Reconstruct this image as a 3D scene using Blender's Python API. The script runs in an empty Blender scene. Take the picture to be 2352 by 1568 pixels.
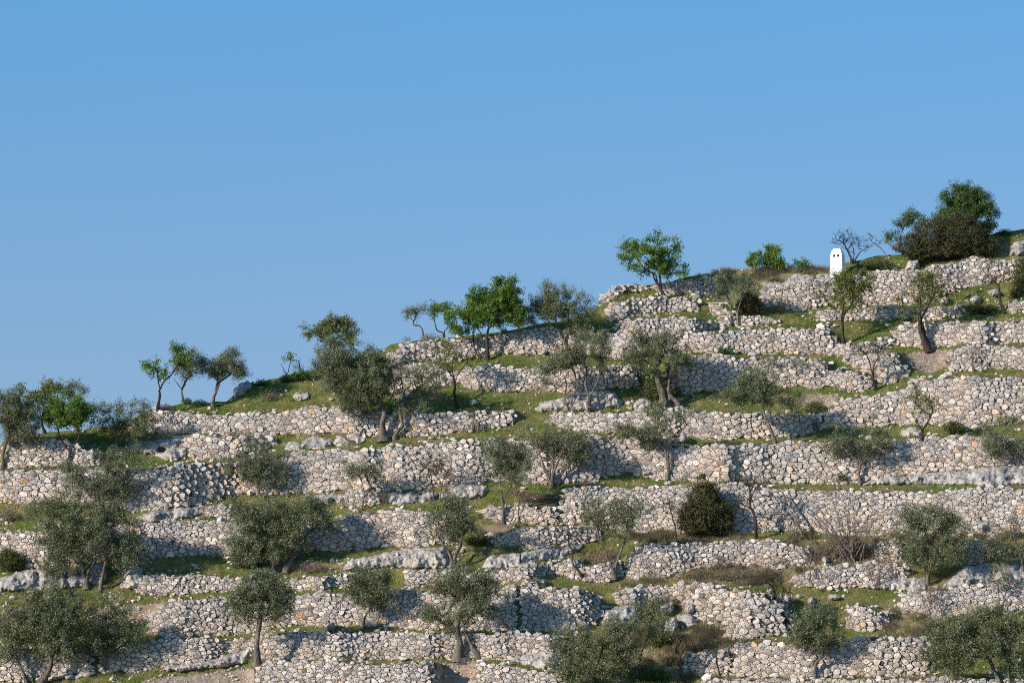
import bpy, math, random
import numpy as np
from mathutils import Vector, noise as mnoise
R = math.radians
random.seed(7); rng = np.random.default_rng(7)
SC = bpy.context.scene; COL = SC.collection
# ---------------------------------------------------------------- camera
# traced coordinates are in a 2352 x 1568 frame; pt() turns (x, y, depth) into a world point
F = 6533.33; PITCH = R(6.04); CX, CY = 1176.0, 784.0
cam = bpy.data.objects.new('camera', bpy.data.cameras.new('camera')); COL.objects.link(cam)
cam.data.sensor_width = 36; cam.data.lens = 100.0; cam.data.clip_start = 0.5; cam.data.clip_end = 5000
cam.rotation_euler = (R(90) + PITCH, 0, 0); SC.camera = cam
# ---------------------------------------------------------------- light
SUN_AZ, SUN_EL = R(-125), R(21)       # sun stands low, left of and behind the camera
w = bpy.data.worlds.new('World'); SC.world = w; w.use_nodes = True
nt = w.node_tree; bg = nt.nodes['Background']
sky = nt.nodes.new('ShaderNodeTexSky'); sky.sky_type = 'NISHITA'; sky.sun_disc = False
sky.sun_elevation = SUN_EL; sky.sun_rotation = SUN_AZ; sky.altitude = 200; sky.air_density = 1.0; sky.dust_density = 0.3; sky.ozone_density = 2.0
tc = nt.nodes.new('ShaderNodeTexCoord'); mp = nt.nodes.new('ShaderNodeMapping')
mp.inputs['Location'].default_value = (0, 0, 0.20); mp.inputs['Scale'].default_value = (.35, 1, 0.8)
nt.links.new(tc.outputs['Generated'], mp.inputs['Vector']); nt.links.new(mp.outputs['Vector'], sky.inputs['Vector'])
# the air's own colour: paler low down, deeper blue higher up
sep = nt.nodes.new('ShaderNodeSeparateXYZ'); nt.links.new(tc.outputs['Generated'], sep.inputs[0])
mr = nt.nodes.new('ShaderNodeMapRange'); mr.inputs['From Min'].default_value = 0.05; mr.inputs['From Max'].default_value = 0.25; nt.links.new(sep.outputs['Z'], mr.inputs['Value'])
air = nt.nodes.new('ShaderNodeMix'); air.data_type = 'RGBA'; nt.links.new(mr.outputs[0], air.inputs[0])
air.inputs[6].default_value = (1.09, .972, .905, 1); air.inputs[7].default_value = (.671, 1.225, 1.399, 1)
mul = nt.nodes.new('ShaderNodeMix'); mul.data_type = 'RGBA'; mul.blend_type = 'MULTIPLY'; mul.inputs[0].default_value = 1.0
nt.links.new(sky.outputs[0], mul.inputs[6]); nt.links.new(air.outputs[2], mul.inputs[7]); nt.links.new(mul.outputs[2], bg.inputs['Color'])
bg.inputs['Strength'].default_value = 0.12
sl = bpy.data.lights.new('sun', 'SUN'); sl.energy = 5.0; sl.angle = R(0.53); sl.color = (1.0, 0.905, 0.80)
so = bpy.data.objects.new('sun', sl); COL.objects.link(so)
S = Vector((math.sin(SUN_AZ) * math.cos(SUN_EL), math.cos(SUN_AZ) * math.cos(SUN_EL), math.sin(SUN_EL)))
so.rotation_euler = S.to_track_quat('Z', 'Y').to_euler(); so.location = (-60, -40, 60)
SC.view_settings.view_transform = 'Standard'; SC.view_settings.look = 'None'
SC.view_settings.exposure = 0.35; SC.view_settings.gamma = 1.0
SC.render.engine = 'CYCLES'; SC.cycles.filter_width = 1.0; SC.render.filter_size = 1.0; SC.cycles.use_denoising = False
# ---------------------------------------------------------------- helpers
cp, sp = math.cos(PITCH), math.sin(PITCH)
def pt(x, y, D):
    x = np.asarray(x, float); y = np.asarray(y, float); D = np.asarray(D, float)
    u = (x - CX) / F; v = (CY - y) / F
    dy = cp - v * sp; dz = sp + v * cp
    return np.stack([u / dy * D, D * np.ones_like(u), dz / dy * D], -1)
def px(P):
    P = np.asarray(P, float); f = P[..., 1] * cp + P[..., 2] * sp; up = -P[..., 1] * sp + P[..., 2] * cp
    return CX + F * P[..., 0] / f, CY - F * up / f
_TAB = {}
def vnoise(x, y, seed=0, octs=4, per=1.0):
    """value noise in numpy, several octaves, about -1..1"""
    x = np.asarray(x, float) / per; y = np.asarray(y, float) / per; out = 0; amp = 1; tot = 0
    tab = _TAB.get(seed)
    if tab is None: tab = _TAB[seed] = np.random.default_rng(seed + 99).random((256, 256)) * 2 - 1
    for o in range(octs):
        xi = np.floor(x).astype(int); yi = np.floor(y).astype(int); fx = x - xi; fy = y - yi
        fx = fx * fx * (3 - 2 * fx); fy = fy * fy * (3 - 2 * fy)
        g = lambda a, b: tab[(a + 37 * o) & 255, (b + 91 * o) & 255]
        out = out + amp * ((g(xi, yi) * (1 - fx) + g(xi + 1, yi) * fx) * (1 - fy) + (g(xi, yi + 1) * (1 - fx) + g(xi + 1, yi + 1) * fx) * fy)
        tot += amp; amp *= .55; x = x * 2.03 + 11.3; y = y * 2.03 + 5.7
    return out / tot * 1.6
def link(ob, parent=None):
    COL.objects.link(ob)
    if parent is not None: ob.parent = parent
    return ob
def mesh_np(name, V, groups, mat, parent=None, col=None, smooth=False, loc=None):
    """groups: list of (n x k) vertex index arrays; one mesh object"""
    V = np.asarray(V, np.float32)
    if loc is not None: V = V - np.asarray(loc, np.float32)
    groups = [np.asarray(g, np.int32) for g in groups if len(g)]
    me = bpy.data.meshes.new(name); me.vertices.add(len(V)); me.vertices.foreach_set('co', V.ravel())
    li = np.concatenate([g.ravel() for g in groups]); lt = np.concatenate([np.full(len(g), g.shape[1], np.int32) for g in groups])
    ls = np.concatenate([[0], np.cumsum(lt)[:-1]]).astype(np.int32)
    me.loops.add(len(li)); me.loops.foreach_set('vertex_index', li)
    me.polygons.add(len(lt)); me.polygons.foreach_set('loop_start', ls); me.polygons.foreach_set('loop_total', lt)
    me.polygons.foreach_set('use_smooth', np.full(len(lt), smooth, bool))
    me.update(calc_edges=True); me.validate()
    if col is not None:
        a = me.color_attributes.new('tint', 'FLOAT_COLOR', 'POINT')
        c = np.ones((len(V), 4), np.float32); c[:, :3] = col; a.data.foreach_set('color', c.ravel())
    me.materials.append(mat)
    ob = bpy.data.objects.new(name, me)
    if loc is not None and parent is None: ob.location = loc
    return link(ob, parent)
def tag(o, label=None, cat=None, group=None, kind=None):
    if label: o['label'] = label
    if cat: o['category'] = cat
    if group: o['group'] = group
    if kind: o['kind'] = kind
    return o
def empty(name, loc):
    e = bpy.data.objects.new(name, None); e.location = loc; e.empty_display_size = .3; return link(e)
# ---------------------------------------------------------------- materials
def newmat(name, rough=0.9, spec=0.25):
    m = bpy.data.materials.new(name); m.use_nodes = True; t = m.node_tree
    b = t.nodes['Principled BSDF']; b.inputs['Roughness'].default_value = rough
    b.inputs['Specular IOR Level'].default_value = spec
    return m, t, b
def N(t, ty, **kw):
    n = t.nodes.new(ty)
    for k, v in kw.items():
        if k in ('operation', 'blend_type', 'data_type', 'layer_name', 'feature', 'distance', 'musgrave_type'): setattr(n, k, v)
        else: n.inputs[k].default_value = v
    return n
def ramp(t, fac, stops):
    r = t.nodes.new('ShaderNodeValToRGB'); e = r.color_ramp.elements
    while len(e) < len(stops): e.new(0.5)
    for i, (p, c) in enumerate(stops):
        e[i].position = p; e[i].color = (c[0], c[1], c[2], 1) if len(c) == 3 else c
    t.links.new(fac, r.inputs['Fac']); return r
def mixc(t, fac, a, b, bt='MIX'):
    m = t.nodes.new('ShaderNodeMix'); m.data_type = 'RGBA'; m.blend_type = bt
    for s, v in ((m.inputs[0], fac), (m.inputs[6], a), (m.inputs[7], b)):
        if hasattr(v, 'links') or hasattr(v, 'is_output'): t.links.new(v, s)
        elif isinstance(v, (int, float)): s.default_value = v
        else: s.default_value = (*v, 1)
    return m.outputs[2]
def objco(t, scale=(1, 1, 1)):
    c = t.nodes.new('ShaderNodeNewGeometry'); m = t.nodes.new('ShaderNodeMapping'); m.inputs['Scale'].default_value = scale
    t.links.new(c.outputs['Position'], m.inputs['Vector']); return m.outputs[0]
def noise(t, vec, scale, detail=5, rough=.6, dist=0):
    n = N(t, 'ShaderNodeTexNoise', Scale=scale, Detail=detail, Roughness=rough, Distortion=dist); t.links.new(vec, n.inputs['Vector']); return n.outputs['Fac']
def bump(t, b, h, strength, dist):
    bp = N(t, 'ShaderNodeBump', Strength=strength, Distance=dist); t.links.new(h, bp.inputs['Height']); t.links.new(bp.outputs[0], b.inputs['Normal'])
def vattr(t): return N(t, 'ShaderNodeVertexColor', layer_name='tint').outputs['Color']

def stone_mat():
    m, t, b = newmat('limestone_blocks', .92, .2); v = objco(t)
    c = vattr(t)
    n1 = noise(t, v, 7, 6, .65); r1 = ramp(t, n1, [(.30, (.62, .61, .60)), (.44, (.92, .90, .88)), (.62, (1.08, 1.05, 1.0)), (.8, (1.16, 1.08, .97))])
    c = mixc(t, 1.0, c, r1.outputs[0], 'MULTIPLY')
    n2 = noise(t, v, 1.1, 5, .6); r2 = ramp(t, n2, [(.40, (0, 0, 0)), (.68, (.6, .6, .6))])
    c = mixc(t, r2.outputs[0], c, mixc(t, 1.0, c, (.86, .92, 1.02), 'MULTIPLY'))
    n3 = noise(t, v, 26, 4, .7); r3 = ramp(t, n3, [(.60, (0, 0, 0)), (.72, (.55, .55, .55))])
    c = mixc(t, r3.outputs[0], c, (.20, .20, .20))
    t.links.new(c, b.inputs['Base Color'])
    bump(t, b, noise(t, v, 16, 6, .7), .55, .05); return m
def rock_mat():
    m, t, b = newmat('bare_limestone', .9, .2); v = objco(t); vs = objco(t, (1, 1, .32))
    c = vattr(t)
    n1 = noise(t, vs, 3.2, 8, .68, .4); r1 = ramp(t, n1, [(.28, (.42, .40, .38)), (.44, (.76, .74, .72)), (.58, (1.0, .97, .93)), (.75, (1.2, 1.12, .98))])
    c = mixc(t, 1.0, c, r1.outputs[0], 'MULTIPLY')
    wv = t.nodes.new('ShaderNodeVectorMath'); wv.operation = 'ADD'; nz = N(t, 'ShaderNodeTexNoise', Scale=2.5, Detail=4.0); t.links.new(v, nz.inputs['Vector']); t.links.new(v, wv.inputs[0]); t.links.new(nz.outputs['Color'], wv.inputs[1])
    vo = N(t, 'ShaderNodeTexVoronoi', feature='DISTANCE_TO_EDGE', Scale=1.5); t.links.new(wv.outputs[0], vo.inputs['Vector'])
    rc = ramp(t, vo.outputs['Distance'], [(.0, (1, 1, 1)), (.05, (0, 0, 0))]); c = mixc(t, rc.outputs[0], c, (.07, .065, .06))
    n3 = noise(t, v, 14, 5, .7); r3 = ramp(t, n3, [(.56, (0, 0, 0)), (.7, (.7, .7, .7))])
    c = mixc(t, r3.outputs[0], c, (.19, .19, .20))
    t.links.new(c, b.inputs['Base Color'])
    bump(t, b, noise(t, vs, 5, 9, .70, .5), .8, .14); return m
def ground_mat():
    m, t, b = newmat('terrace_ground', .95, .1); v = objco(t)
    c = vattr(t)
    n1 = noise(t, v, 3.5, 7, .7); r1 = ramp(t, n1, [(.30, (.55, .55, .5)), (.5, (.95, .95, .9)), (.7, (1.35, 1.25, 1.15))])
    c = mixc(t, 1.0, c, r1.outputs[0], 'MULTIPLY')
    n2 = noise(t, v, 11, 5, .7); r2 = ramp(t, n2, [(.60, (0, 0, 0)), (.70, (.55, .55, .55))])
    c = mixc(t, r2.outputs[0], c, (.36, .32, .26))
    t.links.new(c, b.inputs['Base Color'])
    bump(t, b, noise(t, v, 12, 6, .75), .9, .08); return m
def leaf_mat(name, under=1.0, trans=.25, rough=.6):
    m, t, b = newmat(name, rough, .3)
    c = vattr(t); g = t.nodes.new('ShaderNodeNewGeometry')
    c2 = mixc(t, g.outputs['Backfacing'], c, mixc(t, 1.0, c, (under, under, under * .97), 'MULTIPLY'))
    t.links.new(c2, b.inputs['Base Color'])
    tr = t.nodes.new('ShaderNodeBsdfTranslucent'); t.links.new(mixc(t, 1.0, c, (1.1, 1.25, .6), 'MULTIPLY'), tr.inputs['Color'])
    mx = t.nodes.new('ShaderNodeMixShader'); mx.inputs[0].default_value = trans
    t.links.new(b.outputs[0], mx.inputs[1]); t.links.new(tr.outputs[0], mx.inputs[2])
    t.links.new(mx.outputs[0], t.nodes['Material Output'].inputs['Surface']); return m
def bark_mat(name, a, bcol):
    m, t, b = newmat(name, .95, .1); v = objco(t, (1, 1, .25))
    n1 = noise(t, v, 9, 6, .7, .6); r1 = ramp(t, n1, [(.35, a), (.62, bcol)])
    t.links.new(r1.outputs[0], b.inputs['Base Color']); bump(t, b, noise(t, v, 14, 6, .75, .5), .8, .05); return m
M_STONE, M_ROCK, M_GROUND = stone_mat(), rock_mat(), ground_mat()
M_OLIVE = leaf_mat('olive_leaf', 1.6, .15, .5); M_GREEN = leaf_mat('almond_leaf', 1.15, .4, .55); M_SHRUB = leaf_mat('shrub_leaf', 1.15, .15, .6)
M_GRASS = leaf_mat('grass_blade', 1.0, .35, .8)
M_BARK = bark_mat('olive_bark', (.045, .038, .032), (.20, .17, .14)); M_DARK = bark_mat('almond_bark', (.018, .014, .012), (.075, .058, .048))
M_TWIG = bark_mat('dry_twig', (.10, .075, .065), (.24, .19, .16))
# ---------------------------------------------------------------- traced layout
SKY = [(0,1022),(20,1002),(85,997),(120,990),(160,987),(200,985),(250,978),(300,962),(340,945),(348,937),(375,932),(400,930),(430,924),(480,924),(520,920),(535,908),(545,893),(575,880),(600,877),(640,867),(670,860),(700,853),(740,842),(800,830),(850,818),(880,803),(900,790),(940,783),(1000,777),(1060,771),(1120,765),(1180,758),(1212,751),(1235,745),(1290,735),(1340,720),(1368,708),(1382,685),(1397,666),(1422,656),(1480,655),(1540,648),(1560,640),(1600,633),(1640,624),(1700,619),(1760,617),(1850,616),(1908,615),(1945,605),(1990,594),(2020,588),(2060,586),(2150,570),(2250,548),(2300,533),(2352,527)]
# (top edge, bottom edge, stone size, label)
WALLS = [
([(1379,686),(1395,667),(1423,655),(1461,656),(1495,655),(1523,653),(1551,642),(1586,641),(1614,636),(1651,634)],[(1376,705),(1401,692),(1423,685),(1439,670),(1476,664),(1508,664),(1517,674),(1570,674),(1595,689),(1614,677),(1657,674)],10,'rubble stone wall curving along the skyline behind the round green tree'),
([(1392,700),(1423,692),(1445,688),(1476,683),(1517,680),(1539,681),(1570,683),(1586,689),(1610,694)],[(1392,738),(1425,738),(1454,725),(1507,721),(1540,712),(1610,715)],11,'short stone wall with orange stones at the foot of the round green tree'),
([(1412,752),(1426,736),(1464,731),(1539,729),(1601,730),(1632,739),(1657,747)],[(1401,824),(1445,827),(1507,817),(1570,811),(1604,808),(1612,766),(1657,749)],11,'pale wall stepping down to the left just below the orange stones'),
([(1651,733),(1676,727),(1711,727),(1757,728),(1792,735)],[(1651,746),(1695,746),(1742,744),(1792,742)],9,'very low stone wall in front of the round dark bush'),
([(1623,703),(1635,699),(1664,704),(1690,720)],[(1625,718),(1664,727),(1700,730)],11,'tiny heap-like wall of orange-tinged stones left of the round dark bush'),
([(1604,764),(1651,760),(1695,758),(1717,753),(1776,756),(1820,752),(1863,756),(1898,754),(1917,770),(1928,779)],[(1604,812),(1695,811),(1789,811),(1898,813),(1928,815)],11,'pale wall with the white plank leaning on it, left of a green ramp'),
([(1739,663),(1773,654),(1817,651),(1855,645),(1908,640),(1961,632),(1998,625),(2055,620),(2110,625)],[(1748,692),(1767,704),(1805,710),(1845,713),(1876,707),(1898,698),(1961,698),(2008,699),(2055,699),(2110,697)],10,'tall grey wall directly below the white chimney'),
([(2110,625),(2148,610),(2180,604),(2211,598),(2239,591),(2273,600),(2352,601)],[(2110,697),(2150,690),(2211,660),(2273,650),(2352,630)],11,'highest wall at the right edge, under the big brown bush'),
([(1873,713),(1898,710),(1930,710),(1976,709),(2023,704),(2070,704),(2148,707),(2195,704),(2226,698)],[(1867,732),(1898,737),(1961,734),(2023,734),(2086,729),(2148,731),(2198,729),(2226,710)],10,'low long wall one terrace below the tall wall under the chimney'),
([(2308,695),(2352,691)],[(2312,716),(2352,716)],10,'little wall piece at the right edge beside the leaning bare tree'),
([(2045,760),(2061,748),(2080,741),(2148,740),(2211,738),(2305,737),(2352,738)],[(2045,790),(2117,797),(2148,797),(2211,790),(2273,790),(2330,786),(2352,784)],12,'rough wall behind the trunk of the thin grey-leaved tree, upper right'),
([(1920,795),(1940,790),(1990,790),(2020,777),(2044,772)],[(1920,815),(1970,812),(2000,810),(2044,795)],10,'low rubble wall at the foot of the green tree below the chimney'),
([(1936,820),(1948,814),(2008,812),(2039,810),(2048,805),(2064,809),(2070,822),(2086,843)],[(1938,830),(1970,846),(2008,862),(2023,878),(2055,878),(2086,863)],13,'rounded bulging patch of wall behind a forked bare tree'),
([(1530,835),(1560,825),(1590,818),(1617,815),(1642,814),(1679,817),(1711,821),(1773,823),(1836,821),(1867,828),(1906,829),(1908,850),(1945,851),(1976,856),(2010,875)],[(1530,895),(1560,905),(1617,897),(1664,893),(1742,881),(1792,884),(1836,884),(1867,890),(1905,884),(1930,895),(1964,898),(2010,890)],12,'long wall dark with tree shadow at its left, squared off at its right'),
([(1040,852),(1081,844),(1112,838),(1138,835),(1175,843),(1237,846),(1300,842),(1382,842),(1432,839),(1467,843)],[(1045,875),(1066,885),(1097,893),(1144,900),(1190,897),(1237,893),(1300,900),(1382,892),(1445,886),(1467,883)],12,'wall below the bright green tree, running behind the multi-stem olives'),
([(885,815),(919,800),(944,790),(972,783),(1012,777),(1050,778),(1081,777),(1128,771),(1159,766),(1206,756),(1231,752),(1270,752),(1289,757),(1340,755),(1382,764),(1436,768)],[(885,845),(956,829),(987,826),(1050,828),(1081,820),(1125,811),(1175,810),(1206,813),(1253,810),(1289,806),(1340,808),(1382,815),(1436,822)],11,'skyline wall directly behind the bright green tree trunk'),
([(888,850),(915,838),(975,835),(1030,850),(1045,858)],[(890,905),(920,890),(1000,890),(1043,878)],11,'wall patch showing between the big dark olive and the thin brownish tree'),
([(338,947),(391,945),(422,947),(469,953),(531,953),(578,944),(625,947),(656,945),(706,934),(725,932),(769,933),(831,941),(894,947),(956,947),(1019,947),(1081,947),(1144,943),(1186,944)],[(340,991),(359,997),(422,992),(487,997),(531,997),(578,1000),(609,997),(656,997),(706,996),(769,994),(831,1000),(894,1001),(956,1000),(1019,994),(1081,988),(1125,979),(1163,976),(1188,972)],12,'long pale wall below the three skyline trees, reaching behind the big dark olive'),
([(430,997),(480,1000),(560,1003),(640,1002)],[(430,1052),(500,1056),(562,1050),(600,1035),(640,1020)],15,'coarse lower wall of big yellowish stones beside the little rock hollow'),
([(5,1020),(30,1005),(85,1005),(115,1005),(145,1012),(165,1017),(195,1032),(228,1042)],[(5,1075),(50,1072),(130,1070),(195,1068),(232,1068)],13,'short wall end at the far left skyline, half in shade'),
([(0,1081),(62,1078),(128,1077),(187,1075),(281,1078),(353,1075),(375,1067),(437,1064),(500,1062),(547,1058),(650,1047),(681,1038),(744,1034),(800,1032),(869,1029),(925,1023),(987,1018),(1050,1013),(1112,1009),(1158,1003)],[(0,1150),(62,1155),(131,1150),(200,1156),(300,1172),(337,1169),(406,1166),(478,1156),(512,1144),(547,1134),(656,1131),(690,1130),(737,1129),(784,1126),(831,1126),(878,1126),(925,1126),(987,1118),(1050,1108),(1112,1105),(1158,1100)],14,'tallest longest wall of the left half, behind the thin pale leafless olive'),
([(1162,1003),(1225,1015),(1338,1007),(1364,1003),(1414,1002),(1476,1004),(1555,1012),(1570,1026),(1617,1024),(1711,1021),(1773,1018),(1898,1015),(1976,1009),(2055,1009),(2117,1003),(2195,1003),(2258,1000),(2352,1012)],[(1162,1105),(1210,1107),(1257,1110),(1367,1103),(1392,1094),(1445,1082),(1476,1097),(1557,1102),(1632,1107),(1726,1107),(1757,1109),(1876,1109),(1961,1109),(2023,1097),(2117,1087),(2180,1078),(2242,1072),(2352,1065)],14,'tall even wall across the right half above the long grey rock slab'),
([(1254,954),(1267,949),(1339,947),(1382,949),(1451,946),(1473,941),(1539,935),(1564,935),(1617,948),(1664,947),(1733,950),(1805,950),(1886,954)],[(1257,972),(1298,983),(1339,988),(1395,993),(1476,1000),(1554,1000),(1617,1006),(1680,1007),(1742,1003),(1836,1000),(1886,987)],13,'wall starting with a squared corner beside a green gap, mid-slope'),
([(1889,950),(1917,930),(1926,918),(1992,911),(2033,907),(2070,892),(2095,887),(2111,870),(2148,870),(2195,867),(2242,862),(2305,868),(2352,864)],[(1889,985),(1930,981),(1992,978),(2048,975),(2086,972),(2148,972),(2195,978),(2226,987),(2258,981),(2352,965)],13,'tall wall at the right edge behind the small yellow-green tree'),
([(2173,840),(2180,815),(2195,797),(2233,792),(2267,789),(2280,795),(2352,793)],[(2176,862),(2211,852),(2239,851),(2289,843),(2352,847)],12,'wall at the right edge just right of the brown scree patch'),
([(0,1222),(31,1224),(78,1220),(200,1205),(300,1202),(328,1197),(375,1194),(437,1195),(540,1197),(600,1195)],[(0,1300),(60,1305),(150,1300),(300,1277),(375,1277),(406,1273),(469,1273),(540,1280),(600,1290)],12,'wall on the left seen between two large pairs of olives'),
([(470,1162),(500,1155),(535,1160)],[(450,1185),(500,1188),(535,1188)],9,'small stub of wall right of the smooth tilted rock slab'),
([(790,1131),(830,1127),(875,1129)],[(785,1160),(830,1163),(875,1158)],9,'small infill wall behind the foot of the small two-stemmed olive'),
([(680,1200),(745,1205),(787,1187),(812,1179),(850,1180),(878,1171),(909,1170),(944,1174),(972,1177),(1003,1180),(1040,1190)],[(680,1262),(787,1262),(831,1260),(862,1252),(903,1249),(934,1255),(972,1252),(1040,1248)],13,'humped wall above the broad pale rock face, centre of the slope'),
([(1112,1160),(1141,1160),(1162,1165),(1206,1158),(1237,1165),(1284,1165)],[(1110,1187),(1144,1196),(1190,1198),(1237,1204),(1284,1202)],12,'rough low wall behind the knobbly stump-like olive trunk'),
([(1290,1150),(1300,1125),(1307,1118),(1339,1119),(1370,1115),(1414,1122),(1476,1119),(1523,1113),(1554,1116),(1617,1117),(1664,1107),(1695,1110),(1742,1113),(1773,1121),(1836,1125),(1898,1128),(1992,1128),(2111,1128),(2148,1134),(2211,1122),(2273,1115),(2305,1118),(2352,1122)],[(1290,1202),(1339,1204),(1382,1207),(1445,1219),(1539,1222),(1600,1228),(1664,1225),(1742,1219),(1805,1217),(1867,1214),(1929,1227),(1992,1230),(2055,1227),(2117,1230),(2211,1230),(2352,1224)],12,'long rough wall with the wooden ladder leaning on it'),
([(1128,1225),(1160,1222),(1206,1212),(1269,1209),(1345,1208),(1382,1218)],[(1128,1248),(1190,1255),(1222,1259),(1253,1255),(1300,1248),(1345,1247),(1382,1240)],11,'low wall just above the grey rock ledge, left of the sparse central olive'),
([(1430,1285),(1476,1252),(1523,1250),(1570,1247),(1632,1245),(1711,1242),(1742,1236),(1789,1242),(1836,1252),(1860,1262)],[(1436,1325),(1476,1327),(1539,1324),(1601,1305),(1664,1302),(1726,1296),(1757,1305),(1820,1300),(1860,1300)],11,'ragged wall below the round dark brown bush'),
([(1345,1300),(1400,1290),(1428,1284)],[(1345,1333),(1400,1335),(1428,1326)],10,'broken wall around the foot of the sparse central olive'),
([(1820,1330),(1836,1317),(1883,1305),(1914,1295),(1961,1292),(2008,1286),(2055,1295),(2086,1308)],[(1820,1342),(1883,1352),(1930,1352),(1976,1345),(2023,1335),(2086,1327)],12,'slumped wall directly under the leafless thicket'),
([(2003,1250),(2040,1240),(2078,1245)],[(2000,1285),(2040,1285),(2080,1295)],9,'small wall remnant right of the leafless thicket'),
([(2196,1245),(2230,1237),(2265,1250)],[(2193,1290),(2230,1295),(2267,1290)],9,'shaded wall remnant beside the large olive at the right'),
([(2051,1386),(2070,1370),(2092,1361),(2123,1355),(2173,1352),(2211,1342),(2267,1342),(2305,1333),(2352,1333)],[(2055,1402),(2086,1414),(2148,1417),(2211,1411),(2258,1408),(2352,1405)],13,'wall at the lower right edge behind the small upright olive'),
([(315,1333),(328,1323),(362,1319),(406,1323),(453,1320),(547,1327),(620,1335),(662,1331),(706,1327),(753,1320),(806,1316)],[(315,1361),(359,1366),(406,1364),(469,1358),(547,1355),(620,1358),(675,1355),(737,1352),(806,1348)],11,'low narrow wall between two green strips, lower left'),
([(928,1308),(956,1309),(987,1308),(1019,1314),(1081,1314),(1144,1312),(1190,1305),(1222,1295),(1284,1289),(1340,1280)],[(927,1348),(956,1348),(1003,1345),(1081,1345),(1144,1342),(1190,1336),(1222,1327),(1270,1318),(1340,1328)],11,'low wall with a squared left end, below the broad pale rock face'),
([(340,1435),(343,1418),(369,1395),(394,1378),(437,1377),(516,1372),(540,1374),(600,1380),(640,1372),(706,1363),(753,1361),(800,1364),(856,1364),(912,1352),(944,1355),(987,1358),(1066,1362),(1128,1358),(1159,1349),(1190,1340)],[(338,1450),(375,1465),(422,1464),(469,1458),(519,1458),(612,1445),(675,1433),(747,1439),(800,1433),(878,1436),(925,1440),(972,1445),(1050,1445),(1144,1445),(1192,1449)],12,'cream wall with a sloping left end beside brown soil, lower left'),
([(1195,1338),(1222,1329),(1245,1332),(1251,1348),(1304,1350),(1329,1352),(1357,1364),(1385,1382)],[(1195,1450),(1226,1446),(1288,1454),(1326,1455),(1357,1440),(1385,1415)],12,'tall wall wedge between tree shadow and the grey rock face, lower centre'),
([(1414,1361),(1436,1355),(1495,1339),(1539,1345),(1570,1339),(1611,1334),(1648,1339),(1679,1355),(1714,1355),(1742,1361),(1776,1364),(1814,1389)],[(1417,1386),(1461,1389),(1507,1383),(1560,1380),(1580,1405),(1617,1425),(1657,1440),(1664,1455),(1695,1470),(1757,1464),(1817,1455)],15,'tumbled wall of big boulders left of the leaning bare trunk'),
([(1942,1389),(1967,1385),(1992,1395),(2030,1405),(2045,1420)],[(1942,1440),(1976,1450),(2008,1445),(2045,1435)],15,'small pile-like wall of angular blocks, lower right'),
([(0,1495),(40,1487),(115,1490),(215,1500)],[(0,1565),(60,1562),(115,1550),(215,1543)],13,'shaded wall in the lower left corner behind leaning trunks'),
([(219,1500),(265,1489),(312,1477),(362,1470),(431,1466),(469,1464),(531,1470),(578,1464),(600,1455),(656,1452),(735,1452),(831,1452),(878,1447),(940,1452),(1003,1449),(1081,1452),(1128,1455),(1159,1449),(1190,1449),(1237,1455),(1300,1461)],[(225,1542),(297,1542),(375,1527),(469,1520),(531,1495),(578,1505),(612,1514),(706,1514),(800,1514),(925,1510),(987,1510),(1081,1511),(1170,1514),(1181,1500),(1269,1495),(1300,1500)],12,'long wall behind the two flared olive trunks near the bottom'),
([(1686,1483),(1705,1477),(1742,1475),(1805,1477),(1851,1480),(1883,1477),(1945,1467),(1992,1464),(2055,1464),(2117,1464),(2148,1470)],[(1680,1555),(1773,1555),(1867,1558),(1930,1552),(2023,1552),(2086,1549),(2148,1542)],15,'warm cream wall with large lower blocks near the bottom right'),
([(1570,1510),(1600,1495),(1640,1497),(1682,1487)],[(1575,1545),(1620,1550),(1680,1552)],14,'short blocky wall behind the thin forked bare sapling at the bottom'),
([(585,1530),(610,1518),(706,1516),(775,1517),(831,1522),(878,1527),(925,1523),(981,1519),(1003,1522)],[(585,1615),(700,1615),(850,1615),(1003,1615)],12,'lowest wall, under the bright green strip at the bottom centre'),
([(1094,1523),(1144,1523),(1190,1533),(1269,1542),(1300,1545)],[(1094,1615),(1200,1615),(1300,1615)],12,'lowest wall right of the pinkish bare earth'),
([(1617,1560),(1742,1559),(1867,1560),(1930,1561),(2023,1556),(2086,1558),(2180,1552),(2242,1558),(2352,1558)],[(1617,1620),(1900,1620),(2352,1620)],12,'wall top just showing along the bottom edge at the right'),
]
def ell(x, y, a, b, n=9, seed=0):
    r = random.Random(int(x * 7 + y))
    return [(x + a * math.cos(i / n * 6.283) * r.uniform(.8, 1.1), y + b * math.sin(i / n * 6.283) * r.uniform(.8, 1.1)) for i in range(n)]
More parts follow.
